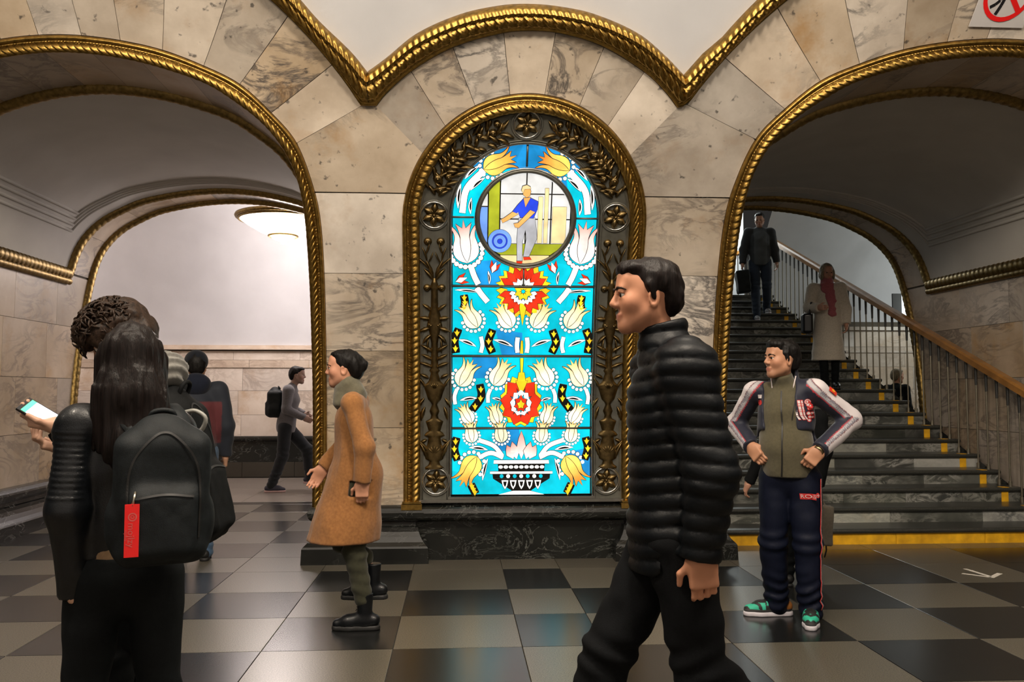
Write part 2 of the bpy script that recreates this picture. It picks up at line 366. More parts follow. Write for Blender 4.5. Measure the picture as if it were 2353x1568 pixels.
# ---- vault plaster above the cornice, right over to the far side of the hall
def zcorn(x):
    if -4.95 < x < -.671: return float(SL_low(x)+.17) if x < -.9 else float(np.interp(x, [-.9, -.671], [float(SL_low(-.9))+.165, 3.76]))
    if -.671 <= x <= 1.70: return float(np.interp(x, C_UP[:, 0], C_UP[:, 1]))-.03
    if 1.70 < x < 6.45: return float(SR_low(x)+.17) if x > 1.95 else float(np.interp(x, [1.70, 1.95], [3.78, float(SR_low(1.95))+.165]))
    return 3.72
xs = np.unique(np.r_[np.linspace(-9, 11, 120), np.linspace(-1, 2, 60)])
rows = []
for x in xs:
    t0 = math.asin((zcorn(x)-ZC)/RV); th = np.linspace(t0, math.pi+.0, 40)
    rows.append(np.stack([0*th+x, YC+RV*np.cos(th), ZC+RV*np.sin(th)], 1))
ceiling = grid_mesh('ceiling', np.array(rows), M_plaster, flip=False, kind='structure')
wall_back = mk('wall_back', [(-9, YC-RV, 0), (11, YC-RV, 0), (11, YC-RV, ZC), (-9, YC-RV, ZC)], [(0, 1, 2, 3)], M_marble, kind='structure')

# ---- gilded mouldings
def leafy(s, v, per, skew):
    """overlapping carved leaves: height 0..1 from distance s along and v (-1..1) across"""
    q = s/per+skew*v; f = q-np.floor(q)
    body = np.power(np.clip(1-f, 0, 1), .55)*np.power(np.clip(f*9, 0, 1), .8)
    rib = .82+.18*np.cos(2*math.pi*(q*3+v*1.1))
    tip = np.sqrt(np.clip(1-(v*.98)**2, 0, 1))
    return body*rib*(.35+.65*tip)
def beads(s, per): return np.sqrt(np.clip(1-(2*(s/per-np.floor(s/per))-1)**2, 0, 1))
def gold_mould(name, low, up, fn, prof, step=.007, mat=None, parent=None, kind='structure', deep=None):
    """carved moulding between two outlines; prof(s,u)->height over the wall"""
    n = int(max(np.linalg.norm(np.diff(np.asarray(up), axis=0), axis=1).sum(), np.linalg.norm(np.diff(np.asarray(low), axis=0), axis=1).sum())/step)
    L_, U_ = resample(low, n), resample(up, n); mid = (L_+U_)/2
    s = np.r_[0, np.cumsum(np.linalg.norm(np.diff(mid, axis=0), axis=1))]
    us = PROF_U; S, Uu = np.meshgrid(s, us, indexing='ij')
    X = L_[:, None, 0]*(1-Uu)+U_[:, None, 0]*Uu; Z = L_[:, None, 1]*(1-Uu)+U_[:, None, 1]*Uu
    H = prof(S, Uu)
    ss = np.clip((Z-ZC)/RV, 0, .9999); cc = np.sqrt(1-ss*ss)
    if fn == 'wall': P = np.stack([X, YC+(RV-H)*cc, Z-H*ss], -1)
    else: P = fn(X, Z, H)
    return grid_mesh(name, P, mat or M_gold, parent, kind=kind)
PROF_U = np.r_[0, np.linspace(.0, .3, 9), np.linspace(.32, .98, 26), 1.0, 1.0]
def prof_arch(s, u):
    """u=0 at the opening edge (carved rope), u=1 at the marble (flat fillet)"""
    v = np.clip((u-.30)/.30, -1, 1)
    rope = .040*np.sqrt(np.clip(1-v*v, 0, 1))+.021*leafy(s, v, .052, .75)*(np.abs(v) < .99)
    bd = .020+.012*beads(s, .022)*np.sqrt(np.clip(1-((u-.665)/.045)**2, 0, 1))
    fil = .032-.012*np.clip(np.abs((u-.85)/.13), 0, 1)**3
    h = np.where(u < .60, rope+.004, np.where(u < .72, bd, fil))
    h = np.where((u >= .995), 0.0, h); h = np.where(u <= .001, -.03, h)
    return h
def prof_corn(s, u):
    """u=0 lower lip at the marble, u=1 at the plaster"""
    lip = .035+0*u
    bd = .030+.014*beads(s, .03)*np.sqrt(np.clip(1-((u-.19)/.035)**2, 0, 1))
    v = np.clip((u-.46)/.23, -1, 1)
    leaf = .045+.024*np.sqrt(np.clip(1-v*v, 0, 1))+.042*leafy(s, v, .07, .0+.55*np.abs(v))
    eg = .074+.012*np.power(np.abs(np.sin(math.pi*s/.034)), .6)
    cy = .098-.03*(u-.80)/.2+.006*np.sin(2*math.pi*(s/.05+u*2))
    h = np.where(u < .13, lip, np.where(u < .235, bd, np.where(u < .69, leaf, np.where(u < .79, eg, cy))))
    h = np.where(u >= .999, -.02, h); return np.where(u <= .0005, 0, h)
trim_n = [0]
def trim(): trim_n[0] += 1; return 'trim_%d' % trim_n[0]
for P in (PL, PR): gold_mould(trim(), P.full(IN_H, 160), P.full(OUT_H, 160), 'wall', prof_arch)
_pu = PROF_U; PROF_U = np.r_[0, np.linspace(0, .13, 3), np.linspace(.14, .235, 7), np.linspace(.24, .69, 20), np.linspace(.70, .79, 5), np.linspace(.8, 1, 5), 1.0]
xl = np.linspace(-4.88, -.736, 120); loL = np.vstack([np.stack([xl, SL_low(xl)], 1), [(-.678, 3.573)]])
xu = np.linspace(-4.95, -.90, 120); upL = np.vstack([np.stack([xu, SL_low(xu)+.16+.02*np.abs((xu+2.81)/2.1)], 1), [(-.78, 3.90), (-.671, 3.785)]])
upL = catmull(upL[::4].tolist()+[(-.671, 3.785)], 160)
xr = np.linspace(1.78, 6.42, 120); loR = np.vstack([[(1.728, 3.61)], np.stack([xr, SR_low(xr)], 1)])
xu = np.linspace(1.95, 6.5, 120); upR = np.vstack([[(1.70, 3.81), (1.82, 3.94)], np.stack([xu, SR_low(xu)+.16+.02*np.abs((xu-4.1)/2.3)], 1)])
loC = np.vstack([[(-.678, 3.573)], C_LOW, [(1.728, 3.61)]])
gold_mould(trim(), loL, upL, 'wall', prof_corn); gold_mould(trim(), loC, C_UP, 'wall', prof_corn); gold_mould(trim(), loR, upR, 'wall', prof_corn)
PROF_U = _pu

# ---- passages: side walls, soffit bands, plaster vault, inner cornices
ZS = 2.74                                    # springing cornice inside the passage
def passage(P, tag_side, floor_rows, wall_name, ceil_name):
    prof = P.full(IN_H, 160); prof[0, 1] = prof[-1, 1] = 0.0
    zz = prof[:, 1]
    yf = np.array([wallY(z) for z in zz])-.0
    yr = P.rear(zz)
    fb = .74; rb = .60                        # front and rear soffit band widths
    side_root = empty(wall_name); side_root['kind'] = 'structure'
    # full liner (holds the joints, plain on the hidden side)
    lin = np.stack([np.stack([prof[:, 0]*1.0, yf+(yr-yf)*t, zz], 1) for t in np.linspace(0, 1, 8)], 1)
    ctr = np.array([P.cx, 0, 1.5]); d = lin-ctr; d[..., 1] = 0
    lin2 = lin.copy(); nrm = np.stack([np.sign(lin[..., 0]-P.cx)*np.clip(abs(lin[..., 0]-P.cx)/P.half, 0, 1)**3, 0*d[..., 0], np.clip((lin[..., 2]-2.2)/1.6, 0, 1)], -1)
    lin2 += nrm*.014
    ln = grid_mesh('liner', lin2, M_grout, side_root, flip=True)
    # soffit slabs (z above springing) : between front edge and band line
    top = prof[prof[:, 1] > ZS-.001]
    def soff(y0f, y1f, n):
        A = resample(top, n*6+1)
        for i in range(n):
            sgm = A[i*6:i*6+7]
            dd = (sgm[1:]-sgm[:-1])
            a = sgm.copy(); a[0] += (sgm[1]-sgm[0])*.02; a[-1] -= (sgm[-1]-sgm[-2])*.02
            q = np.stack([a[:, 0], [y0f(z) for z in a[:, 1]], a[:, 1]], 1); r = np.stack([a[:, 0], [y1f(z) for z in a[:, 1]], a[:, 1]], 1)
            t = np.linspace(0, 1, 4)[None, :, None]; G = q[:, None]*(1-t)+r[:, None]*t
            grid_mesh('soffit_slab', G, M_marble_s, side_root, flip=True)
    soff(lambda z: wallY(z), lambda z: wallY(z)+fb, 13)
    soff(lambda z: float(P.rear(z))-rb, lambda z: float(P.rear(z)), 9)
    # visible side wall in courses
    sx = -1 if tag_side == 'left' else 1
    inner = prof[prof[:, 0] < P.cx] if sx < 0 else prof[prof[:, 0] > P.cx]
    o = np.argsort(inner[:, 1]); wx = lambda z: np.interp(z, inner[o, 1], inner[o, 0])
    def side_fn(Yy, Z, off): return np.stack([wx(Z)-sx*off+0*Yy, Yy, Z], -1)
    zr = [.40, .98, 1.56, 2.15, ZS]
    offs = [.0, .38, .15, .5]
    for a in range(4):
        y0 = wallY(zr[a])+.01; y1 = float(P.rear(zr[a]))
        cuts = [y0]+[y for y in np.arange(y0+offs[a]+.35, y1-.25, .93)]+[None]
        for c in range(len(cuts)-1):
            z = np.linspace(zr[a], zr[a+1], 4)
            e0 = np.array([wallY(q)+.01 for q in z]) if c == 0 else 0*z+cuts[c]
            e1 = np.array([float(P.rear(q)) for q in z]) if cuts[c+1] is None else 0*z+cuts[c+1]
            A = np.stack([e0, z], 1); B = np.stack([e1, z], 1)
            if sx < 0: A, B = B, A
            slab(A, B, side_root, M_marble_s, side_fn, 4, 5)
    global BACK_V, BACK_F
    BACK_V, BACK_F = [], []
    # plaster vault
    yA = np.array([wallY(z)+fb for z in top[:, 1]]); yB = np.array([float(P.rear(z))-rb for z in top[:, 1]])
    G = np.stack([np.stack([top[:, 0], yA+(yB-yA)*t, top[:, 1]], 1) for t in np.linspace(0, 1, 10)], 1)
    ce = grid_mesh(ceil_name, G, M_plaster2, flip=True, kind='structure')
    # three raised plaster ribs framing the vault field
    def on_vault(i, t): return G_at(i, t)
    ar = np.r_[0, np.cumsum(np.linalg.norm(np.diff(top, axis=0), axis=1))]; tot = ar[-1]
    def G_at(sv, y):                          # sv arc length, y metres from the rear band
        x = np.interp(sv, ar, top[:, 0]); z = np.interp(sv, ar, top[:, 1]); return x, float(P.rear(z))-rb-y, z
    for k in range(4):
        a0 = .46+.07*k; b0 = .36+.07*k; pts = []
        ylen = 2.75
        for y in np.linspace(ylen, b0, 12): pts.append(G_at(a0, y))
        for sv in np.linspace(a0, tot-a0, 60)[1:-1]: pts.append(G_at(sv, b0))
        for y in np.linspace(b0, ylen, 12): pts.append(G_at(tot-a0, y))
        MB().tube(pts, .019, 6).build('plaster_rib', M_plaster2, ce, True)
    # inner cornices: front, rear, and along the springing of the visible side
    def rope_along(path, r, nm, mat):
        path = resample(np.array(path), int(np.linalg.norm(np.diff(np.array(path), axis=0), axis=1).sum()/.012))
        nvec = []; n = len(path); m = 12
        T = np.gradient(path, axis=0); T /= np.linalg.norm(T, axis=1)[:, None]
        inward = np.stack([P.cx-path[:, 0], 0*path[:, 0], 2.2-path[:, 2]], 1); inward[:, 2] *= np.clip((path[:, 2]-2.4), 0, 1)
        inward -= (inward*T).sum(1)[:, None]*T; inward /= np.linalg.norm(inward, axis=1)[:, None]+1e-9
        B = np.cross(T, inward); s = np.arange(n)*.012
        ang = np.linspace(0, 2*math.pi, m, endpoint=False)
        rr = r*(1+.28*leafy(s[:, None], np.cos(ang)[None], .085, .6))
        Pm = path[:, None]+rr[..., None]*(inward[:, None]*np.cos(ang)[None, :, None]+B[:, None]*np.sin(ang)[None, :, None])
        return grid_mesh(nm, Pm, mat, side_root, close_v=True)
    rope_along(np.stack([top[:, 0], yA, top[:, 1]], 1), .055, 'carved_cornice', M_gold_d)
    rope_along(np.stack([top[:, 0], yB, top[:, 1]], 1), .055, 'carved_cornice', M_gold_d)
    xsd = wx(ZS)
    rope_along(np.array([(xsd, wallY(ZS)+fb, ZS), (xsd, float(P.rear(ZS))-rb, ZS)]), .06, 'carved_cornice', M_gold_d)
    rope_along(np.array([(xsd-sx*.02, wallY(ZS)+fb, ZS-.085), (xsd-sx*.02, float(P.rear(ZS))-rb, ZS-.085)]), .032, 'carved_fillet', M_gold_d)
    full = np.stack([prof[:, 0], P.rear(zz), zz], 1); full = full[full[:, 2] > .3]
    rope_along(full, .05, 'carved_edge', M_gold_d)
    return side_root
wall_left = passage(PL, 'left', None, 'wall_left', 'ceiling_left')
wall_right = passage(PR, 'right', None, 'wall_right', 'ceiling_right')

# ---- dark marble bases
def base_sweep(name, path, prof, mat, parent=None, kind=None):
    """path: plan polyline, body on its left-hand side outward to the right; prof: (out, z)"""
    P = [Vector((x, y)) for x, y in path]; out = []
    for i, p in enumerate(P):
        n = []
        if i > 0: d = (P[i]-P[i-1]).normalized(); n.append(Vector((d.y, -d.x)))
        if i < len(P)-1: d = (P[i+1]-P[i]).normalized(); n.append(Vector((d.y, -d.x)))
        m = sum(n, Vector((0, 0))); m = m/(m.dot(n[0])) if len(n) == 2 else n[0]
        out.append([(p.x+m.x*o, p.y+m.y*o, z) for o, z in prof])
    # duplicate path points for crisp mitres
    V, F = [], []
    for i in range(len(P)-1):
        b = len(V); V += out[i]+out[i+1]; k = len(prof)
        F += [(b+j, b+k+j, b+k+j+1, b+j+1) for j in range(k-1)]
    return mk(name, V, F, mat, parent, False, kind)
tor = [(.055+.072*math.sin(a)*1.0, .40+.068*-math.cos(a)) for a in np.linspace(.0, math.pi, 12)]
PLINTH = [(.17, 0), (.165, .125), (.155, .14), (.150, .145), (.125, .17), (.10, .21), (.085, .25), (.078, .285), (.062, .295), (.055, .332)]+tor+[(.0, .468)]
FACE = YC+RV                                  # wall face at floor level 7.494
base_root = empty('baseboard_front'); base_root['kind'] = 'structure'
base_sweep('pier_base', [(-1.10, 10.3), (-1.10, FACE+.045), (-.40, FACE+.045), (-.40, 7.62)][::1], PLINTH, M_dark, base_root)
base_sweep('pier_base', [(1.49, 7.62), (1.49, FACE+.045), (2.19, FACE+.045), (2.19, 10.6)], PLINTH, M_dark, base_root)
CPL = [(.0, 0), (.0, .325), (.03, .330)]+[(o-.01, z-.006) for o, z in tor]+[(-.02, .462), (-.06, .463), (-.06, .535)]
base_sweep('panel_base', [(-.42, 7.53), (1.51, 7.53)], CPL, M_dark, base_root)
SIDE = [(o+.0, z*.88) for o, z in PLINTH]
bl = base_sweep('baseboard_left', [(PL.cx-PL.half, 10.45), (PL.cx-PL.half, 7.45), (-6.6, 7.45)][::-1], PLINTH, M_dark, kind='structure')
br = base_sweep('baseboard_right', [(8.2, 7.45), (PR.cx+PR.half, 7.45), (PR.cx+PR.half, 8.0)][::-1], PLINTH, M_dark, kind='structure')
# ---------------------------------------------------------------- floor of granite tiles
floor = mk('floor', [(-9, -3.1, -.012), (11, -3.1, -.012), (11, 18.5, -.012), (-9, 18.5, -.012)], [(0, 1, 2, 3)], M_grout, kind='structure')
TILE_MESH = {}
def tile(x0, x1, y0, y1, mat, g=.0022):
    w, d = round(x1-x0-2*g, 4), round(y1-y0-2*g, 4); key = (w, d, mat.name)
    if key not in TILE_MESH:
        a, b, c, e = w/2, d/2, .0012, -.014
        v = [(-a, -b, e), (a, -b, e), (a, b, e), (-a, b, e), (-a, -b, -c*.5), (a, -b, -c*.5), (a, b, -c*.5), (-a, b, -c*.5), (-a+c, -b+c, 0), (a-c, -b+c, 0), (a-c, b-c, 0), (-a+c, b-c, 0)]
        f = [(8, 9, 10, 11)]+[(i, (i+1) % 4, 4+(i+1) % 4, 4+i) for i in range(4)]+[(4+i, 4+(i+1) % 4, 8+(i+1) % 4, 8+i) for i in range(4)]
        me = bpy.data.meshes.new('floor_tile'); me.from_pydata(v, [], f); me.materials.append(mat); TILE_MESH[key] = me
    o = bpy.data.objects.new('floor_tile', TILE_MESH[key]); COL.objects.link(o); o.location = ((x0+x1)/2, (y0+y1)/2, 0); o.parent = floor
    return o
T = .715; Y0 = 7.124
XL = [-5.18, -4.465, -3.75, -3.08, -2.41, -1.741, -1.063, -.348, .366, .825, 1.551, 2.277, 2.993, 3.708, 4.423, 5.138, 5.853, 6.57]
for r in range(6):                            # hall rows, nearest last
    y1 = Y0-T*r; y0 = y1-T
    for c in range(len(XL)-1):
        dark = (c+r) % 2 == 0                 # column 6 (-1.063..-.348) is dark in row 0
        tile(XL[c], XL[c+1], y0, y1, M_black_t if dark else M_gray_t)
for c in range(len(XL)-1):                    # border course against the pylons
    x0, x1 = XL[c], XL[c+1]
    if x0 > 2.2: tile(x0, x1, Y0, 7.80, M_black_t if c % 2 == 0 and x0 > 2.9 else M_gray_t)
    elif x1 < -.9: tile(x0, x1, Y0, 7.73, M_gray_t)
    else: tile(x0, x1, Y0, 7.56, M_gray_t)
for c in range(10, 17): tile(XL[c], XL[c+1], 7.80, 8.06, M_gray_t)
for r in range(5):                            # left passage
    y0 = 7.73+.715*r
    for c in range(1, 6): tile(XL[c], XL[c+1], y0, y0+.715, M_black_t if (c+r) % 2 == 0 else M_gray_t)
ys = [11.305, 11.55, 12.3, 13.1, 13.9, 14.75]
for r in range(5):
    for c in range(9):
        x0 = -8.0+c*1.05
        tile(x0, x0+1.05, ys[r], ys[r+1], M_black_t if r == 0 else M_pink_t)
# white arrow stuck on the floor, and a pale line of wear near the frame edge
ar = empty('floor_arrow', (3.92, 6.83, 0), 'small white bent arrow stuck on the grey floor tile at right', 'floor marking')
def flat_poly(name, pts, z, mat, parent=None, h=.0012):
    n = len(pts); V = [(x, y, z) for x, y in pts]+[(x, y, z+h) for x, y in pts]
    return mk(name, V, [tuple(range(n, 2*n))]+[(i, (i+1) % n, n+(i+1) % n, n+i) for i in range(n)], mat, parent)
M_white = plain('white_vinyl', (.75, .70, .62), .5)
tip = Vector((4.02, 6.66))
def bar(name, a, b, w):
    a = Vector(a); b = Vector(b); d = (b-a).normalized(); n = Vector((-d.y, d.x))*w/2
    return flat_poly(name, [(p.x-3.92, p.y-6.83) for p in (a-n, b-n, b+n, a+n)], .0015, M_white, ar)


bar('arrow_shaft', (4.046, 6.90), (4.068, 6.60), .032); bar('arrow_barb', (3.92, 6.725), (4.06, 6.575), .03); bar('arrow_barb', (4.055, 6.565), (4.215, 6.71), .04)

# ---------------------------------------------------------------- platform hall beyond the left passage
FW = 14.9
far_wall = empty('wall_far'); far_wall['kind'] = 'structure'
def far_fn(y):
    return lambda X, Z, off: np.stack([X, y-off+0*X, Z], -1)
zr = [.64, 1.02, 1.42, 1.80, 1.93, 2.08]
for a in range(5):
    w = .75 if a < 3 else 1.0; x = -7.8+(.35 if a % 2 else 0)
    while x < .6:
        x1 = x+w*(.8+.4*RNG.random())
        slab(np.array([(x, zr[a]), (x, zr[a+1])]), np.array([(x1, zr[a]), (x1, zr[a+1])]), far_wall, M_marble_w, far_fn(FW+(.02 if a != 3 else 0)), 2, 2, thick=.03)
        x = x1
BACK_V, BACK_F = [], []
mk('backing', [(-8.5, FW+.035, 0), (1.5, FW+.035, 0), (1.5, FW+.035, 2.2), (-8.5, FW+.035, 2.2)], [(0, 1, 2, 3)], M_grout, far_wall)
b = MB(); b.box((-3.5, FW-.01, 2.115), (10, .10, .03)); b.box((-3.5, FW+.0, 2.15), (10, .06, .05)); b.build('marble_cornice', M_marble_w, far_wall)
b = MB(); b.tube([(-8.5, FW-.03, .63), (1.5, FW-.03, .63)], .045, 10); b.box((-3.5, FW+.03, .43), (10, .10, .36)); b.build('dark_dado', M_dark, far_wall)
M_dtile = plain('dark_wall_tile', (.035, .03, .022), .4)
for k in range(11): MB().box((-8.2+k*.85, FW-.02, .125), (.843, .05, .245)).build('dark_tile', M_dtile, far_wall)
a = np.linspace(0, 2.22, 40); yy = 12.75+2.18*np.cos(a); zz = 2.17+2.75*np.sin(a)
G = np.stack([np.stack([0*a+x, yy, zz], 1) for x in np.linspace(-8.5, 1.5, 12)], 0)
grid_mesh('ceiling_platform', G, M_plaster, kind='structure')
mk('wall_end', [(-8.5, 10.2, 0), (-8.5, FW, 0), (-8.5, FW, 5), (-8.5, 10.2, 5)], [(0, 1, 2, 3)], M_marble_w, kind='structure')
mk('wall_core', [(1.5, 10.2, 0), (1.5, 18, 0), (1.5, 18, 6.4), (1.5, 10.2, 6.4)], [(0, 1, 2, 3)], M_plaster, kind='structure')
# rear faces of the pylons on the platform side
for nm, x0, x1, P in (('wall_rear_centre', PL.cx+PL.half+.03, PR.cx-PR.half-.03, PL), ('wall_rear_left', -8.5, PL.cx-PL.half-.03, PL)):
    z = np.linspace(0, 4.6, 16); y = np.array([float(P.rear(q)) for q in z])
    grid_mesh(nm, np.stack([np.stack([0*z+x, y, z], 1) for x in (x0, x1)], 0), M_marble_s, kind='structure', flip=True)
z = np.linspace(3.9, 4.9, 6); y = np.array([float(PL.rear(q)) for q in z])
grid_mesh('wall_rear_lintel', np.stack([np.stack([0*z+x, y, z], 1) for x in (PL.cx-PL.half-.05, PL.cx+PL.half+.05)], 0), M_marble_s, kind='structure', flip=True)

# bowl lamp under the platform vault
M_glow = plain('lit_opal_glass', (.9, .85, .8), .4, emit=(1.0, .93, .88), estr=5.0)
lampo = empty('ceiling_lamp', (-2.55, 13.0, 3.6), 'round glowing opal bowl lamp with bronze rings above the platform', 'lamp')
b = MB(); b.lathe([(.64, .34), (.60, .30), (.47, .215), (.33, .135), (.20, .085)], n=40); b.build('opal_bowl', M_glow, lampo, True)
b = MB(); b.lathe([(.19, .085), (.15, .045), (.09, .012), (.025, -.005)], n=32); b.build('opal_tip', M_glow, lampo, True)
def ring(mbk, R, r, z, n=48, m=8):
    return mbk.lathe([(R+r*math.cos(q), z+r*math.sin(q)) for q in np.linspace(0, 2*math.pi, m+1)], n=n)
b = MB(); ring(b, .655, .035, .36); ring(b, .63, .02, .32); b.build('bronze_ring', M_gold_d, lampo, True)
b = MB(); ring(b, .20, .022, .085); b.build('lower_ring', M_gold_d, lampo, True)
b = MB(); b.lathe([(.0, -.05), (.02, -.035), (.028, -.015), (.02, .0)], n=12); b.build('finial', M_bronze, lampo, True)
b = MB()
for q in range(3): b.tube([(.5*math.cos(q*2.1), .5*math.sin(q*2.1), .36), (.05*math.cos(q*2.1), .05*math.sin(q*2.1), 1.2)], .008, 6)
b.lathe([(.0, 1.16), (.09, 1.18), (.09, 1.33)], n=16); b.build('hanger', M_gold_d, lampo)

# ---------------------------------------------------------------- staircase in the right passage
ST_Y, ST_R, ST_T, ST_N = 8.05, .144, .37, 22
SX0, SX1 = 2.36, 5.78
stairs = empty('staircase', ((SX0+SX1)/2, ST_Y, 0), 'wide dark granite staircase with grey marble risers climbing through the right arch', 'staircase')
def kid(o, root):
    o.parent = root; o.matrix_parent_inverse = Matrix.Translation(-root.location); return o
M_yellow = plain('yellow_paint', (.85, .42, .012), .55, noise=.3, nscale=9)
r = .022
nose = [(-.0, -.012)]+[(-.022-r*math.sin(q)*1.0+.0, -.022+.0-(-r)*math.cos(q)*-1.0) for q in []]
tread_me = None
for k in range(1, ST_N+1):
    y = ST_Y+ST_T*(k-1); z = ST_R*k
    if tread_me is None:
        prof = [(ST_T+.02, -.045), (-.005, -.045), (-.022, -.040), (-.032, -.026), (-.032, -.016), (-.025, -.005), (-.012, 0), (ST_T+.02, 0)]
        V = [(x, a, c) for x in (SX0-stairs.location.x, SX1-stairs.location.x) for a, c in prof]; m = len(prof)
        F = [(i, (i+1) % m, m+(i+1) % m, m+i) for i in range(m)]+[tuple(range(m)), tuple(range(2*m-1, m-1, -1))]
        tread_me = bpy.data.meshes.new('tread'); tread_me.from_pydata(V, [], F); tread_me.materials.append(M_tread)
    if k == ST_N:
        o = MB().box((0, .9, -.0225), (SX1-SX0, 1.9, .045)).build('landing', M_tread)
    else:
        o = bpy.data.objects.new('tread', tread_me); COL.objects.link(o)
    o.location = (0, y-ST_Y, z); o.parent = stairs
    h = ST_R-.045
    if k == 1:
        for q in range(4):
            w = (SX1-SX0)/4
            o = MB().box((0, 0, 0), (w-.004, .02, h)).build('yellow_riser', M_yellow); o.parent = stairs
            o.location = (SX0-stairs.location.x+w*(q+.5), .012, h/2)
    else:
        rr = random.Random(k*7+3); x = SX0
        while x < SX1-.01:
            w = min(.55+.5*rr.random(), SX1-x)
            if SX1-x-w < .25: w = SX1-x
            light = rr.random() < (.55 if k < 4 else .3)
            o = MB().box((0, 0, 0), (w-.003, .02, h)).build('riser_slab', M_riser_l if light and k < 7 else M_riser); o.parent = stairs
            o.location = (x+w/2-stairs.location.x, y-ST_Y+.012, z-ST_R+h/2); x += w
        o = MB().box((0, 0, 0), (.072, .006, h)).build('yellow_mark', M_yellow); o.parent = stairs; o.location = (5.60-stairs.location.x, y-ST_Y-.001, z-ST_R+h/2)
    if k > 1:
        o = MB().box((0, .01, .0005), (.072, .085, .003)).build('yellow_mark', M_yellow); o.parent = stairs; o.location = (5.60-stairs.location.x, y-ST_Y+.012, z)
# solid carriage under the steps so that nothing shows through
n = ST_N; V = []
for x in (SX0+.01, SX1-.01):
    V += [(x-stairs.location.x, .03, 0), (x-stairs.location.x, .03, ST_R-.05)]
    V += [(x-stairs.location.x, ST_T*(n-1)+.03, ST_R*n-.05), (x-stairs.location.x, ST_T*(n-1)+1.8, ST_R*n-.05), (x-stairs.location.x, ST_T*(n-1)+1.8, ST_R*n-.3), (x-stairs.location.x, 1.4, 0)]
mk('carriage', V, [(0, 1, 2, 3, 4, 5), (11, 10, 9, 8, 7, 6), (2, 3, 9, 8), (4, 5, 11, 10), (5, 0, 6, 11)], M_dark, stairs)
sd = MB()
for k in range(1, ST_N): sd.box((SX1-stairs.location.x-.02, ST_T*(k-1)+ST_T/2+.01, ST_R*k-ST_R/2-.03), (.035, ST_T, ST_R+.02))
sd.build('side_string', M_tread, stairs)

# balustrade with a wooden handrail
M_wood = plain('varnished_oak', (.33, .15, .035), .32, noise=.3, nscale=6, coat=.3)
M_iron = plain('grey_iron', (.16, .145, .11), .42, .7)
M_sleeve = plain('dark_sleeve', (.018, .018, .017), .5)
rail = empty('balustrade', (5.72, ST_Y, 0), 'oak handrail on thin grey iron balusters climbing beside the staircase', 'railing')
sl = ST_R/ST_T; rz = lambda y: ST_R+(y)*sl+1.06
L1 = ST_T*(ST_N-1)
def beam(pts, w, h):
    V, F = [], []; sec = [(-w/2, -h/2), (w/2, -h/2), (w/2, h*.25), (w*.3, h/2), (-w*.3, h/2), (-w/2, h*.25)]; m = len(sec)
    for p in pts: V += [(p[0]+a, p[1], p[2]+c) for a, c in sec]
    for i in range(len(pts)-1): F += [(i*m+k, (i+1)*m+k, (i+1)*m+(k+1) % m, i*m+(k+1) % m) for k in range(m)]
    F += [tuple(range(m)), tuple(range((len(pts))*m-1, (len(pts)-1)*m-1, -1))]; return V, F
V, F = beam([(0, -.5, rz(-.5)), (0, L1, rz(L1)), (0, L1+1.7, rz(L1))], .11, .085); mk('handrail', V, F, M_wood, rail)
b = MB(); b.box((0, -.05, .55), (.06, .06, 1.1)); b.build('newel_post', M_iron, rail)
bal = MB(); bal.tube([(0, 0, 0), (0, 0, 1.04)], .0095, 6); bal.tube([(0, 0, 0), (0, 0, .05)], .018, 6); bme = None
slv = None
for i in range(2*(ST_N-1)+8):
    y = .09+ST_T/2*i; stp = min(int(y/ST_T)+1, ST_N); zb = ST_R*stp
    zt = rz(min(y, L1))-.05
    if bme is None: o = bal.build('baluster', M_iron, rail); bme = o.data
    else: o = bpy.data.objects.new('baluster', bme); COL.objects.link(o); o.parent = rail
    o.location = (0, y, zb); o.scale = (1, 1, (zt-zb)/1.04)
    if slv is None: s_ = MB().tube([(0, 0, -.21), (0, 0, -.02), (0, 0, .01)], [.013, .017, .017], 6).build('sleeve', M_sleeve, rail); slv = s_.data
    else: s_ = bpy.data.objects.new('sleeve', slv); COL.objects.link(s_); s_.parent = rail
    s_.location = (0, y, zt)
# railing across the far side of the landing
yL = ST_Y+L1+1.75; zL = ST_R*ST_N
lrail = empty('landing_railing', (4.1, yL, zL), 'grey railing across the far edge of the upper landing', 'railing')
V = [(x, y, z) for x in (-1.7, 1.62) for y, z in ((-.05, 1.0), (.05, 1.0), (.05, 1.09), (-.05, 1.09))]
mk('handrail', V, [(0, 1, 5, 4), (1, 2, 6, 5), (2, 3, 7, 6), (3, 0, 4, 7), (3, 2, 1, 0), (4, 5, 6, 7)], M_wood, lrail)
for i in range(26):
    o = bpy.data.objects.new('baluster', bme); COL.objects.link(o); o.parent = lrail; o.location = (-1.65+.13*i, 0, 0); o.scale = (1, 1, .97)

# platform hall beyond the staircase
FWR = 17.2
fr = empty('wall_far_right'); fr['kind'] = 'structure'
zr = [0, .5, 1.0, 1.45, 1.9, 2.3, 2.62]
for a in range(6):
    x = 5.98+(.4 if a % 2 else 0); x = 5.98
    while x < 12.5:
        x1 = x+(.9+.3*RNG.random()); slab(np.array([(x, zr[a]), (x, zr[a+1])]), np.array([(x1, zr[a]), (x1, zr[a+1])]), fr, M_marble_w, far_fn(FWR), 2, 2, thick=.03); x = x1
BACK_V, BACK_F = [], []
b = MB(); b.box((9.3, FWR-.03, 2.66), (6.6, .14, .07)); b.box((9.3, FWR-.0, 2.2), (6.6, .06, .04)); b.build('marble_cornice', M_marble_w, fr)
mk('backing', [(5.96, FWR+.035, 0), (12.6, FWR+.035, 0), (12.6, FWR+.035, 2.8), (5.96, FWR+.035, 2.8)], [(0, 1, 2, 3)], M_grout, fr)
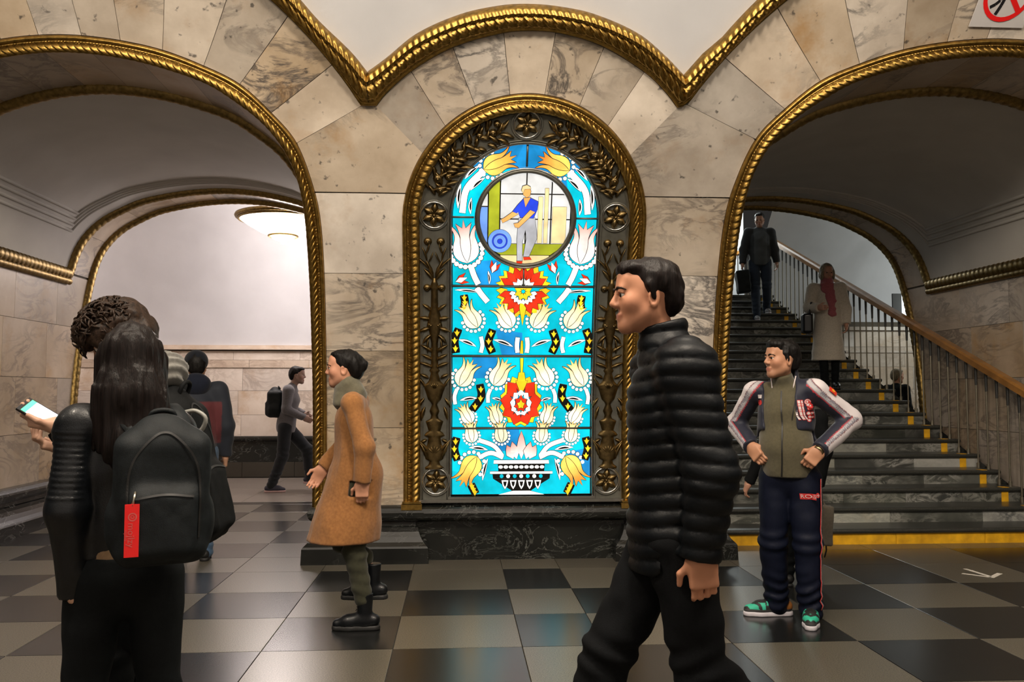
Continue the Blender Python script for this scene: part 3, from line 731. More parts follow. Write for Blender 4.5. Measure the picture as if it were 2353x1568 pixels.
a = np.linspace(0, math.pi*.95, 40); yy = 14.2+3.05*np.cos(a); zz = 2.68+2.9*np.sin(a)
grid_mesh('ceiling_stair_hall', np.stack([np.stack([0*a+x, yy, zz], 1) for x in np.linspace(5.95, 12.6, 8)], 0), M_plaster, kind='structure')
mk('wall_landing', [(1.5, 18.4, 0), (6.1, 18.4, 0), (6.1, 18.4, 6.6), (1.5, 18.4, 6.6)], [(0, 1, 2, 3)], M_plaster, kind='structure')
mk('ceiling_landing', [(1.5, 10.9, 6.5), (6.1, 10.9, 6.5), (6.1, 18.4, 6.5), (1.5, 18.4, 6.5)], [(3, 2, 1, 0)], M_plaster, kind='structure')
z = np.linspace(0, 6.5, 12); y = np.array([float(PR.rear(min(q, 4.4))) for q in z])
grid_mesh('wall_rear_right', np.stack([np.stack([0*z+x, y, z], 1) for x in (PR.cx+PR.half+.05, 12.6)], 0), M_marble_s, kind='structure', flip=True)
z = np.linspace(4.05, 6.5, 6); y = np.array([float(PR.rear(min(q, 4.4))) for q in z])
grid_mesh('wall_rear_header', np.stack([np.stack([0*z+x, y, z], 1) for x in (1.5, PR.cx+PR.half+.1)], 0), M_marble_s, kind='structure', flip=True)
mk('wall_end_right', [(12.6, 10.5, 0), (12.6, 18, 0), (12.6, 18, 6), (12.6, 10.5, 6)], [(0, 1, 2, 3)], M_marble_w, kind='structure')
# white and black direction sign hanging in the far hall
sg = empty('hanging_sign', (8.55, 16.2, 2.95), 'white and black hanging sign seen past the arch jamb beside the stairs', 'sign')
MB().box((0, 0, .05), (.30, .04, .5)).build('white_panel', plain('sign_white', (.7, .72, .74), .4, emit=(.8, .85, .9), estr=.6), sg)
MB().box((-.24, 0, .1), (.17, .04, .42)).build('black_panel', plain('sign_black', (.01, .01, .012), .4), sg)
MB().tube([(0, 0, .3), (0, 0, 2.4)], .012, 6).build('hanger', M_iron, sg)
# ---------------------------------------------------------------- backlit stained glass panel in the centre pylon
def surf(x, v, off=0.):
    """x from the panel axis, v arc length up the curved wall from height ZC"""
    x = np.asarray(x, float); v = np.asarray(v, float); th = np.clip(v, 0, None)/RV
    zz = np.where(v < 0, ZC+v, ZC+(RV-off)*np.sin(th)); yy = np.where(v < 0, YC+RV-off, YC+(RV-off)*np.cos(th))
    return np.stack([x+XC+0*v, yy+0*x, zz+0*x], -1)
panel = empty('stained_glass_panel', (XC, YC+RV, .44), 'tall arched stained glass panel of tulips glowing in the central marble pylon', 'stained glass')
PINV = Matrix.Translation(-Vector(panel.location))
def adopt(o, par=None):
    o.parent = par or panel
    if par is None: o.matrix_parent_inverse = PINV
    return o
VB, VS, RG = -.165, 2.171, .597
def gcol(name, c, s=1.0, var=.18, streak=.25):
    m, nt, b = nodemat(name); L = nt.links
    b.inputs['Base Color'].default_value = (*[q*.25 for q in c], 1); b.inputs['Roughness'].default_value = .18
    tc = N(nt, 'ShaderNodeTexCoord'); oi = N(nt, 'ShaderNodeObjectInfo')
    nz = N(nt, 'ShaderNodeTexNoise', Scale=7., Detail=3.); L.new(tc.outputs['Object'], nz.inputs['Vector'])
    mr = N(nt, 'ShaderNodeMapRange'); mr.inputs['From Min'].default_value = .3; mr.inputs['From Max'].default_value = .7; mr.inputs['To Min'].default_value = s*(1-streak); mr.inputs['To Max'].default_value = s*(1+streak)
    L.new(nz.outputs['Fac'], mr.inputs['Value'])
    m2 = N(nt, 'ShaderNodeMapRange'); m2.inputs['To Min'].default_value = 1-var; m2.inputs['To Max'].default_value = 1+var; L.new(oi.outputs['Random'], m2.inputs['Value'])
    mu = N(nt, 'ShaderNodeMath', operation='MULTIPLY'); L.new(mr.outputs[0], mu.inputs[0]); L.new(m2.outputs[0], mu.inputs[1])
    b.inputs['Emission Color'].default_value = (*c, 1); L.new(mu.outputs[0], b.inputs['Emission Strength']); return m
def gcol2(name, ca, cb, s=1.0):
    """glass that runs from one tint to another along its length (painted enamel)"""
    m = gcol(name, ca, s); nt = m.node_tree; b = nt.nodes['Principled BSDF']; L = nt.links
    at = N(nt, 'ShaderNodeAttribute'); at.attribute_name = 'tint'
    mx = N(nt, 'ShaderNodeMix', data_type='RGBA'); mx.inputs[6].default_value = (*ca, 1); mx.inputs[7].default_value = (*cb, 1)
    L.new(at.outputs['Fac'], mx.inputs[0]); L.new(mx.outputs[2], b.inputs['Emission Color']); return m
GM = dict(cyan=gcol('glass_turquoise', (.0, .50, .64), .92), deep=gcol('glass_blue', (.01, .22, .52), 1.0), white=gcol('glass_white', (1, .97, .92), 1.25, .08, .1),
          cream=gcol2('glass_cream', (1., .93, .62), (1., .42, .05), 1.0), orange=gcol2('glass_orange', (1, .62, .12), (.95, .14, .01), .95),
          red=gcol('glass_red', (.80, .035, .01), .85), yellow=gcol('glass_yellow', (1, .62, .02), .85), black=plain('glass_black', (.006, .006, .006), .25),
          pink=gcol2('glass_pink', (1., .93, .88), (.95, .16, .10), .95), green=gcol('glass_olive', (.33, .36, .02), .9), blue=gcol('glass_shirt_blue', (.02, .05, .55), 1.1),
          steel=gcol('glass_steel_blue', (.15, .30, .75), 1.0), sky=gcol('glass_sky', (.80, .80, .78), .72, .12, .2), skin=gcol('glass_skin', (.95, .42, .12), .75),
          grey=gcol('glass_grey', (.42, .42, .45), .75), straw=gcol('glass_straw', (.95, .72, .36), .75), teal=gcol('glass_teal', (.0, .30, .30), .9))
M_lead = plain('lead_came', (.008, .008, .007), .45)
bars = [VB, .400, 1.011, 1.60]
def half_w(v): return RG if v < VS else math.sqrt(max(RG*RG-(v-VS)**2, 0))
sections = []
for i in range(4):
    v0 = bars[i]; v1 = bars[i+1] if i < 3 else VS+RG
    vv = np.linspace(v0+.006, v1-.003, 40); hw = np.array([half_w(v) for v in vv])
    G = np.stack([surf(-hw+2*hw*t, vv, -.034) for t in np.linspace(0, 1, 8)], 1)
    sections.append(adopt(grid_mesh('glass_section', G, M_lead, flip=True)))
def sec_of(v): return sections[min(3, max(0, sum(v > b for b in bars[1:])))]
NP = [0]
def pane(pts, mat, lvl=1, nm='pane', tint=None, par=None, lead=.0045):
    """one piece of glass: its lead edge and the raised glass face; pts in panel coordinates"""
    P = np.array(pts, float); c = P.mean(0)
    area = .5*np.sum(P[:, 0]*np.roll(P[:, 1], -1)-np.roll(P[:, 0], -1)*P[:, 1])
    if area < 0: P = P[::-1]
    d = np.roll(P, -1, 0)-np.roll(P, 1, 0); nn = np.stack([d[:, 1], -d[:, 0]], 1); nn /= np.linalg.norm(nn, axis=1)[:, None]+1e-9
    par = par or sec_of(c[1]); base = -.034+.0022*lvl; n = len(P)
    A = surf(P[:, 0]+nn[:, 0]*lead, P[:, 1]+nn[:, 1]*lead, -.034); B = surf(P[:, 0]+nn[:, 0]*lead, P[:, 1]+nn[:, 1]*lead, base); C = surf(P[:, 0], P[:, 1], base+.0012)
    V = np.vstack([A, B, C, C]); F = [(i, (i+1) % n, n+(i+1) % n, n+i) for i in range(n)]+[(n+i, n+(i+1) % n, 2*n+(i+1) % n, 2*n+i) for i in range(n)]+[tuple(range(3*n, 4*n))]
    me = bpy.data.meshes.new(nm); me.from_pydata([tuple(map(float, v)) for v in V], [], F)
    me.materials.append(M_lead); me.materials.append(mat)
    me.polygons[len(F)-1].material_index = 1
    if tint is not None:
        at = me.attributes.new('tint', 'FLOAT', 'POINT'); a, b2 = np.array(tint[0], float), np.array(tint[1], float)
        t = np.clip(((P-a)@(b2-a))/max((b2-a)@(b2-a), 1e-9), 0, 1); at.data.foreach_set('value', np.tile(t, 4).astype(np.float32))
    o = bpy.data.objects.new(nm, me); COL.objects.link(o); adopt(o, par); NP[0] += 1; return o
def shape(loc, pts, ang=0., s=1., mir=1):
    c, n = math.cos(ang), math.sin(ang)
    return [((loc[0]+s*(x*c-y*n))*mir, loc[1]+s*(x*n+y*c)) for x, y in pts]
# turquoise ground, in irregular leaded pieces
rg = random.Random(5)
for i in range(4):
    v0 = bars[i]+.012; v1 = (bars[i+1] if i < 3 else VS+RG)-.010
    ny = 3 if i < 3 else 6; nx = 6
    jx = [[0 if a in (0, nx) else rg.uniform(-.035, .035) for a in range(nx+1)] for _ in range(ny+1)]
    jy = [[0 if b_ in (0, ny) else rg.uniform(-.03, .03) for a in range(nx+1)] for b_ in range(ny+1)]
    for b_ in range(ny):
        for a in range(nx):
            def g(a_, bb):
                v = v0+(v1-v0)*bb/ny+jy[bb][a_]; w = max(half_w(v)-.012, .0); return ((-1+2*a_/nx)*w+(jx[bb][a_] if w > .2 else 0), v)
            P = [g(a, b_), g(a+1, b_), g(a+1, b_+1), g(a, b_+1)]
            if i == 3:
                lo = [(P[0][0]+(P[1][0]-P[0][0])*t, P[0][1]+(P[1][1]-P[0][1])*t) for t in (0, 1)]
                rt = [((P[1][0]+(P[2][0]-P[1][0])*t), P[1][1]+(P[2][1]-P[1][1])*t) for t in (.25, .5, .75)]; lt = [(P[3][0]+(P[0][0]-P[3][0])*t, P[3][1]+(P[0][1]-P[3][1])*t) for t in (.25, .5, .75)]
                if a == nx-1: rt = [(max(half_w(v)-.012, .0), v) for _, v in rt]
                if a == 0: lt = [(-max(half_w(v)-.012, .0), v) for _, v in lt]
                P = lo+rt+[P[2], P[3]]+lt
                cx_, cv_ = np.mean([p[0] for p in P]), np.mean([p[1] for p in P])
                if math.hypot(cx_, cv_-VS) < .30: continue
            dk = (i == 3 and b_ == ny-1) or rg.random() < .12
            pane(P, GM['deep'] if dk else GM['cyan'], 1, lead=.0)
def bez(p, q, r_, n=8): return [tuple((1-t)**2*np.array(p)+2*t*(1-t)*np.array(q)+t*t*np.array(r_)) for t in np.linspace(0, 1, n)]
def clipv(pts, v0, v1):
    return [(x, min(max(v, v0), v1)) for x, v in pts]
def tulip(loc, ang, s, mats, mir, beadsn=11):
    body, petal = mats; v0 = max(b for b in bars if b < loc[1])+.012 if False else None
    S = lambda P: shape(loc, P, ang, s, mir)
    tip = (S([(0, .16)])[0]); bot = S([(0, -.02)])[0]; tt = (bot, tip)
    left = bez((0, -.13), (-.125, -.10), (-.075, .03))+bez((-.075, .03), (-.055, .08), (-.105, .15))+bez((-.105, .15), (-.05, .115), (-.035, .05))+bez((-.035, .05), (-.03, -.05), (0, -.13))[1:-1]
    pane(S(left), petal, 3, tint=tt); pane(S([(-x, y) for x, y in left]), petal, 3, tint=tt)
    mid = bez((0, -.125), (-.045, -.05), (-.03, .05))+bez((-.03, .05), (-.035, .10), (-.055, .15))+[(-.012, .115), (0, .175), (.012, .115)]+bez((.055, .15), (.035, .10), (.03, .05))+bez((.03, .05), (.045, -.05), (0, -.125))[:-1]
    pane(S(mid), body, 4, tint=tt)
    V, F = [], []; L2 = []
    for k in range(beadsn):                    # pearls round the cup, joined: each only a few pixels
        a = math.radians(-200+220*k/(beadsn-1)); ctr = (math.cos(a)*.112, -.045+math.sin(a)*.112)
        ring_ = [(ctr[0]+.017*math.cos(q), ctr[1]+.017*math.sin(q)) for q in np.linspace(0, 2*math.pi, 8, endpoint=False)]
        P = np.array(S(ring_)); c = P.mean(0); b0 = len(V)
        V += list(surf(c[0]+(P[:, 0]-c[0])*1.28, c[1]+(P[:, 1]-c[1])*1.28, -.0295)); V += list(surf(P[:, 0], P[:, 1], -.0287))
        o_ = tuple(range(b0, b0+8)); i_ = tuple(range(b0+8, b0+16))
        if mir*1 < 0: o_, i_ = o_[::-1], i_[::-1]
        F += [o_, i_]; L2 += [0, 1]
    me = bpy.data.meshes.new('pearl_border'); me.from_pydata([tuple(map(float, v)) for v in V], [], F); me.materials.append(M_lead); me.materials.append(GM['white'])
    me.polygons.foreach_set('material_index', L2)
    o = bpy.data.objects.new('pearl_border', me); COL.objects.link(o); adopt(o, sec_of(loc[1]))
def z6(x, y): return ((x-860)/775, 1.60-(y-35)/778)
def z5(x, y): return ((x-950)/883, VS-(y-940)/883)
R_ = math.radians
for mir in (1, -1):
    C_, O_, W_ = (GM['cream'],)*2, (GM['orange'],)*2, (GM['pink'], GM['pink'])
    for (x, y, a, s, m) in ((525, 235, 33, .82, C_), (748, 235, 33, .80, C_), (490, 615, -28, .84, C_), (715, 610, -28, .84, C_), (500, 880, 30, .62, C_), (690, 880, 18, .62, C_), (530, 1000, 8, .62, C_), (725, 1000, 6, .62, C_), (520, 1235, 150, .95, O_)):
        tulip(z6(x, y), R_(a), s, m, mir)
    tulip(z5(525, 1140), R_(6), 1.18, W_, mir, 14)
    tulip(z5(745, 555), R_(-66), .92, O_, mir)
    def leaf(a, b, w, mat=GM['white'], zf=z6, dark=True):
        p, q = np.array(zf(*a)), np.array(zf(*b)); d = q-p; n = np.array([-d[1], d[0]])/np.linalg.norm(d)
        m_ = (p+q)/2
        up = bez(p, m_+n*w*1.6, q, 8); dn = bez(q, m_-n*w*.5, p, 8)
        pane([(x*mir, v) for x, v in up+dn[1:-1]], mat, 2, 'leaf_pane')
        if dark:
            up = bez(p+d*.2, m_+n*w*.85, p+d*.85, 6); dn = bez(p+d*.85, m_+n*w*.0, p+d*.2, 6)
            pane([(x*mir, v) for x, v in up+dn[1:-1]], GM['black'], 3, 'leaf_pane', lead=.002)
    for a, b, w in (((420, 60), (590, 75), .022), ((445, 385), (560, 430), .03), ((670, 385), (800, 430), .03), ((455, 785), (570, 770), .028), ((665, 770), (735, 790), .022), ((515, 1095), (640, 1110), .03), ((605, 1310), (640, 1165), .026)):
        leaf(a, b, w)
    for a, b, w in (((470, 880), (490, 700), .03), ((555, 750), (660, 655), .03), ((515, 670), (620, 570), .026), ((560, 920), (565, 800), .026), ((690, 1330), (700, 1430), .02)):
        leaf(a, b, w, zf=z5)
    def strip(pts, w, mat, zf=z6, lvl=2, nm='stem_pane', k=4):
        P = np.array([zf(*p) for p in pts]); P = catmull(P, 13); T_ = np.gradient(P, axis=0); n = np.stack([-T_[:, 1], T_[:, 0]], 1); n /= np.linalg.norm(n, axis=1)[:, None]
        L_, R2 = P+n*w/2, P-n*w/2
        pane([(x*mir, v) for x, v in list(map(tuple, L_))+list(map(tuple, R2[::-1]))], mat, lvl, nm)
    strip([(830, 470), (825, 420), (830, 370)], .035, GM['white']); strip([(590, 470), (600, 420), (590, 365)], .032, GM['white'])
    strip([(640, 800), (640, 750), (655, 710)], .03, GM['white']); strip([(425, 810), (420, 760), (435, 710)], .03, GM['white'])
    strip([(735, 1150), (680, 1085), (580, 1045)], .035, GM['white']); strip([(740, 1160), (660, 1130), (580, 1160)], .035, GM['white'])
    strip([(500, 910), (530, 740), (650, 605)], .05, GM['white'], z5); strip([(620, 1430), (590, 1370), (565, 1300)], .045, GM['white'], z5); strip([(690, 1560), (640, 1500), (610, 1455)], .045, GM['white'], z5)
    def vine(pts):
        strip(pts, .06, GM['black'], lvl=2, nm='vine_pane')
        P = catmull(np.array([z6(*p) for p in pts]), 7)
        for j in (1, 3, 5):
            c = P[j]; 
            pane([(c[0]*mir+q[0], c[1]+q[1]) for q in ((0, -.03), (.024, .012), (.012, .006), (0, .03), (-.012, .006), (-.024, .012))], GM['yellow'], 4, 'sprig_pane', lead=.001)
    for pts in (((478, 95), (485, 140), (478, 185)), ((445, 315), (420, 390), (430, 470)), ((665, 320), (640, 400), (665, 470)), ((585, 680), (595, 760), (535, 850)), ((435, 1030), (420, 1100), (440, 1175)), ((530, 1335), (545, 1365), (560, 1395))): vine(pts)
    # small red buds
    for (x, y, a, s) in ((735, 1300, -20, .6), (500, 1395, -70, .62)):
        L_ = z5(x, y)
        for k, mt in ((-1, 'red'), (1, 'red'), (0, 'white')):
            pane(shape(L_, [(0, -.09), (.035+.02*k, -.02), (.0+.07*k, .075), (-.035+.02*k, -.02)], R_(a), s, mir), GM[mt], 3 if k else 4, 'petal_pane')
# red lotus blooms on the axis
def lotus(c, R0, rows, par=None, vlim=None, sy=1.):
    for (n, r0, r1, mat, lvl, a0, a1) in rows:
        for k in range(n):
            a = math.radians(a0+(a1-a0)*(k+.5)/n); da = math.radians((a1-a0)/n*.55)
            P = [(c[0]+r*R0*math.cos(a+w*da), c[1]+r*R0*math.sin(a+w*da)*(sy if math.sin(a) > 0 else 1.)) for r, w in ((r0, -.5), (r0+(r1-r0)*.6, -1), (r1, 0), (r0+(r1-r0)*.6, 1), (r0, .5))]
            if vlim and not all(vlim[0] < p[1] < vlim[1] for p in P): P = [(x, min(max(v, vlim[0]), vlim[1])) for x, v in P]
            if np.ptp([p[1] for p in P]) > .01 and np.ptp([p[0] for p in P]) > .008: pane(P, GM[mat], lvl, 'petal_pane')
lotus((0, 1.56), .235, [(15, .62, 1.02, 'yellow', 3, -20, 200), (9, .35, .92, 'red', 4, 0, 180), (7, .2, .5, 'white', 5, 5, 175)], vlim=(1.612, 2.0))
lotus((0, 1.56), .225, [(13, .6, 1.0, 'yellow', 3, 170, 370), (9, .35, .9, 'red', 4, 180, 360), (9, .30, .52, 'white', 5, 180, 360), (8, .08, .34, 'yellow', 6, 0, 360)], vlim=(1.2, 1.588))
c2 = z6(855, 815)
lotus(c2, .185, [(17, .62, .98, 'yellow', 3, -115, 295), (9, .35, .95, 'red', 4, -90, 270), (9, .28, .5, 'white', 5, -90, 270), (7, .06, .32, 'red', 6, -90, 270), (5, .0, .18, 'yellow', 7, -90, 270)], sy=1.45)
for pts in (((840, 145), (860, 145), (880, 175), (858, 290), (838, 175)), ((852, 390), (862, 390), (866, 475), (846, 475)), ((848, 505), (868, 505), (864, 600), (852, 600)), ((840, 600), (875, 600), (885, 660), (830, 660)), ((820, 655), (898, 655), (870, 720), (845, 720))):
    pane([z6(*p) for p in pts], GM['yellow'], 5, 'spear_pane')
# pale lotus and footed bowl at the bottom
for k, (a, L_) in enumerate(((-58, .13), (58, .13), (-34, .15), (34, .15), (0, .235))):
    b0 = z6(860+a*.9, 1170); P = shape(b0, [(0, 0), (.04, .4*L_), (.022, .75*L_), (0, L_), (-.022, .75*L_), (-.04, .4*L_)], math.radians(-a*.45)); pane(P, GM['pink'], 3+k % 2, 'petal_pane', tint=(P[0], P[3]))
for y0, y1, w0, w1, mt in ((1178, 1200, 180, 182, 'white'), (1203, 1250, 155, 150, 'black'), (1252, 1266, 205, 205, 'white'), (1268, 1296, 190, 186, 'black'), (1298, 1375, 186, 60, 'black'), (1378, 1402, 55, 150, 'white')):
    pane([z6(860-w0, y0), z6(860+w0, y0), z6(860+w1, y1), z6(860-w1, y1)], GM[mt], 3, 'bowl_pane')
for k in range(7): pane([z6(730+k*43+13*math.cos(q), 1282+13*math.sin(q)) for q in np.linspace(0, 6.28, 8, endpoint=False)], GM['white' if k % 2 else 'cyan'], 4, 'bowl_pane', lead=.001)
for k in range(9): pane([z6(724+k*34+15*math.cos(q), 1222+11*math.sin(q)) for q in np.linspace(0, 6.28, 8, endpoint=False)], GM['white'], 4, 'bowl_pane', lead=.001)
for k in range(5):
    cx_ = 740+k*60; pane([z6(cx_+d_[0]+(cx_-860)*-.1, 1335+d_[1]) for d_ in ((-22, -26), (22, -26), (14, 10), (0, 32), (-14, 10))], GM['white'], 4, 'bowl_pane')
    pane([z6(cx_+d_[0]*.55+(cx_-860)*-.1, 1333+d_[1]*.62) for d_ in ((-22, -26), (22, -26), (14, 10), (0, 32), (-14, 10))], GM['black'], 6, 'bowl_pane', lead=.0)
# round medallion: a workman beside a wheel
RM = .375; MC = (0.004, VS-.005)
med = sections[3]
def disc(r, n=40): return [(MC[0]+r*math.cos(q), MC[1]+r*math.sin(q)) for q in np.linspace(0, 2*math.pi, n, endpoint=False)]
def inm(pts, par=None):
    out = []
    for x, v in pts:
        d = math.hypot(x, v); k = min(1, (RM-.004)/d) if d > 0 else 1; out.append((MC[0]+x*k, MC[1]+v*k))
    return out
_r = np.linspace(0, RM+.005, 12)[:, None]; _a = np.linspace(0, 2*math.pi, 48, endpoint=False)[None]
adopt(grid_mesh('medallion_ground', surf(MC[0]+_r*np.cos(_a), MC[1]+_r*np.sin(_a), -.034+.0022*4), M_lead, close_v=True), med)
def rect(x0, x1, v0, v1, mt, lvl=5):
    n = 7; P = [(x0+(x1-x0)*t, v0) for t in np.linspace(0, 1, n)]+[(x1, v0+(v1-v0)*t) for t in np.linspace(0, 1, n)[1:]]+[(x1+(x0-x1)*t, v1) for t in np.linspace(0, 1, n)[1:]]+[(x0, v1+(v0-v1)*t) for t in np.linspace(0, 1, n)[1:-1]]
    pane(inm(P), GM[mt], lvl, 'sky_pane' if mt == 'sky' else 'scene_pane', par=med, lead=.002)
for x0, x1 in ((-.205, -.005), (.005, .20), (.21, .36)):
    for v0, v1 in ((-.205, -.01), (0, .195), (.205, .37)): rect(x0, x1, v0, v1, 'sky')
rect(-.30, -.215, -.20, .30, 'green'); rect(-.375, -.31, -.2, .09, 'steel'); rect(-.375, -.31, .10, .20, 'sky')
rect(.10, .135, -.2, .18, 'straw', 7); rect(.15, .18, -.2, .25, 'straw', 7); rect(.215, .33, -.2, .10, 'straw', 7)
rect(-.30, .31, -.30, -.21, 'green'); rect(-.20, .2, -.372, -.305, 'straw')
def fig(pts, mt, lvl=9): pane(inm([((x-955)/883, (940-y)/883) for x, y in pts]), GM[mt], lvl, 'figure_pane', par=med, lead=.003)
fig([(905, 935), (1020, 930), (1035, 1030), (1040, 1080), (985, 1215), (945, 1215), (965, 1080), (955, 1020), (935, 1110), (938, 1245), (900, 1245), (895, 1090)], 'grey')
fig([(895, 840), (940, 790), (985, 790), (1040, 815), (1035, 870), (1010, 935), (915, 930), (900, 890), (880, 905), (858, 890)], 'blue', 10)
fig([(860, 890), (900, 905), (820, 955), (790, 970), (780, 945), (800, 935)], 'skin', 11); fig([(985, 875), (1020, 890), (905, 1005), (880, 1000), (870, 975), (900, 970)], 'skin', 12)
fig([(935, 790), (985, 785), (950, 855)], 'skin', 12); fig([(925, 725), (935, 712), (972, 712), (985, 740), (978, 775), (955, 785), (932, 765)], 'skin', 13)
fig([(918, 735), (925, 705), (955, 695), (980, 708), (985, 722), (940, 725), (930, 755)], 'straw', 14)
fig([(895, 1250), (940, 1250), (935, 1268), (898, 1268)], 'red', 10); fig([(945, 1220), (990, 1218), (1005, 1235), (950, 1240)], 'red', 10)
for r_, mt, lv in ((.095, 'steel', 9), (.062, 'blue', 11), (.05, 'steel', 12), (.02, 'blue', 14)):
    pane([(MC[0]-.207+r_*math.cos(q), MC[1]-.185+r_*math.sin(q)) for q in np.linspace(0, 6.283, 24, endpoint=False)], GM[mt], lv, 'wheel_pane', par=med, lead=.002)
def tube_on(pts, r, name, mat, off=-.02, n=8, par=None, closed=False):
    b = MB(); P = np.array(pts, float); Q = surf(P[:, 0], P[:, 1], off); b.tube([tuple(q) for q in Q], r, n, not closed); return adopt(b.build(name, mat, None, True), par)
tube_on(disc(RM+.012, 64)+[disc(RM+.012, 64)[0]], .017, 'medallion_ring', M_bronze, -.018, closed=True)
tube_on(disc(RM+.03, 64)+[disc(RM+.03, 64)[0]], .010, 'medallion_ring', M_steel, -.016, closed=True)
for v in bars[1:]: tube_on([(-RG, v), (0, v), (RG, v)], .009, 'glazing_bar', M_bronze, -.026, 6)
for sgn in (-1, 1): tube_on([(sgn*(RM+.04), VS-.0), (sgn*RG, VS-.0)], .009, 'glazing_bar', M_bronze, -.026, 6)
tube_on([(0, VS+RM+.04), (0, VS+RG)], .009, 'glazing_bar', M_bronze, -.026, 6); tube_on([(0, 1.60), (0, VS-RM-.04)], .008, 'glazing_bar', M_bronze, -.026, 6)
# steel lip round the glass
lip = [(-RG-.006, VB-.006)]+[(-RG-.006, v) for v in np.linspace(VB, VS, 20)]+[((RG+.006)*math.cos(q), VS+(RG+.006)*math.sin(q)) for q in np.linspace(math.pi, 0, 40)[1:-1]]+[(RG+.006, v) for v in np.linspace(VS, VB, 20)]+[(RG+.006, VB-.006)]
tube_on(lip, .011, 'steel_lip', M_steel, -.012); tube_on([(x*1.028, VS+(v-VS)*1.012) for x, v in lip], .007, 'steel_lip', M_bronze, -.006)
adopt(MB().box((XC, YC+RV-.0, .522), (1.24, .05, .02)).build('steel_sill', M_steel)); adopt(MB().box((XC, YC+RV+.0, .498), (1.72, .07, .025)).build('bronze_sill', M_steel))
# dark bronze surround
def v_of(z): return np.where(np.asarray(z) > ZC, RV*np.arcsin(np.clip((np.asarray(z)-ZC)/RV, -1, 1)), np.asarray(z)-ZC)
gin = np.stack([G_IN[:, 0]-XC, v_of(G_IN[:, 1])], 1); glp = np.array(lip)
n = 200; A = resample(glp, n); B = resample(gin, n)
# pair by angle so that the band stays even
def outline(half, v0, n=200, vb=-.21):
    st = np.linspace(0, 1, n); Lh = (v0-vb); tot = 2*Lh+math.pi*half; out = []
    for q in st:
        s_ = q*tot
        if s_ < Lh: out.append((-half, vb+s_))
        elif s_ < Lh+math.pi*half: a = math.pi-(s_-Lh)/half; out.append((half*math.cos(a), v0+half*math.sin(a)))
        else: out.append((half, v0-(s_-Lh-math.pi*half)))
    return np.array(out)
A = np.array([(x, v) for x, v in resample(glp, n)]); 
fr_ = np.linspace(0, 1, 100); qa = np.linspace(math.pi, 0, 60)
inner = np.vstack([[(-RG-.004, v) for v in np.linspace(-.19, VS, 40)], [((RG+.004)*math.cos(q), VS+(RG+.004)*math.sin(q)) for q in qa], [(RG+.004, v) for v in np.linspace(VS, -.19, 40)]])
apex_in = float(gin[:, 1].max()); spr = float(v_of(2.78))
outer = np.vstack([[(-.86, v) for v in np.linspace(-.19, spr, 40)], [(.86*math.cos(q), spr+(apex_in-spr+.01)*math.sin(q)) for q in qa], [(.86, v) for v in np.linspace(spr, -.19, 40)]])
t = np.linspace(0, 1, 5)[None, :, None]; Gd = inner[:, None]*(1-t)+outer[:, None]*t
adopt(grid_mesh('bronze_surround', surf(Gd[..., 0], Gd[..., 1], -.012), M_bronze, flip=True))
for k_ in (.10, .90):
    Pp = inner*(1-k_)+outer*k_; tube_on([tuple(p) for p in Pp[::2]], .006, 'surround_bead', M_bronze, -.010, 6)
# gilded rope arch round the panel
gm = gold_mould('leaf_moulding', G_IN, G_OUT, 'wall', prof_arch, kind=None); adopt(gm)
for sgn in (-1, 1): adopt(MB().box((XC+sgn*.92, YC+RV-.03, .455), (.17, .10, .045)).box((XC+sgn*.92, YC+RV-.03, .49), (.155, .09, .015)).build('moulding_foot', M_gold))
# carved relief on the surround
class Relief:
    def __init__(s): s.V = []; s.F = []
    def addgrid(s, P):
        nu, nv = P.shape[:2]; b = sum(map(len, s.V)); s.V.append(P.reshape(-1, 3)); s.F.append(grid_faces(nu, nv)+b)
    def leaf(s, c, L, w, ang, h=.02, curl=.25, mir=1):
        u = np.linspace(0, 1, 9)[:, None]; q = np.linspace(-1, 1, 7)[None]
        wd = w*np.power(np.sin(math.pi*np.clip(u*.92+.06, 0, 1)), .7)*(1-.25*np.abs(np.sin(u*12)))
        x = wd*q; y = L*u+0*q; x = x+curl*L*u*u
        hh = h*(np.sqrt(np.clip(1-q*q, 0, 1))*np.sin(math.pi*np.clip(u, .04, .97))**.5+.25*np.exp(-(q*5)**2))
        ca, sa = math.cos(ang), math.sin(ang); X = (c[0]+x*ca+y*sa)*mir; Y = c[1]-x*sa+y*ca
        s.addgrid(surf(X, Y, -.010+hh) if mir > 0 else surf(X, Y, -.010+hh)[:, ::-1])
    def dome(s, c, rx, ry, h=.02, mir=1, n=12):
        r = np.linspace(1, 0.02, 5)[:, None]; a = np.linspace(0, 2*math.pi, n)[None]
        X = (c[0]+rx*r*np.cos(a))*mir; Y = c[1]+ry*r*np.sin(a); P = surf(X, Y, -.010+h*np.sqrt(np.clip(1-r*r, 0, 1))+0*a)
        s.addgrid(P if mir > 0 else P[:, ::-1])
    def turned(s, cx, prof, h=.028, mir=1):
        pv = np.array(prof); v = np.linspace(pv[0, 0], pv[-1, 0], int(abs(pv[-1, 0]-pv[0, 0])/.006)+8); w = np.interp(v, pv[:, 0], pv[:, 1])[:, None]; q = np.linspace(-1, 1, 9)[None]
        P = surf((cx+w*q)*mir, v[:, None]+0*q, -.010+np.minimum(h, w*1.2)*np.sqrt(np.clip(1-q*q, 0, 1))); s.addgrid(P if mir > 0 else P[:, ::-1])
    def build(s, name, mat): return adopt(link(name, fast_mesh(name, np.vstack(s.V), np.vstack(s.F)), mat, None, True))
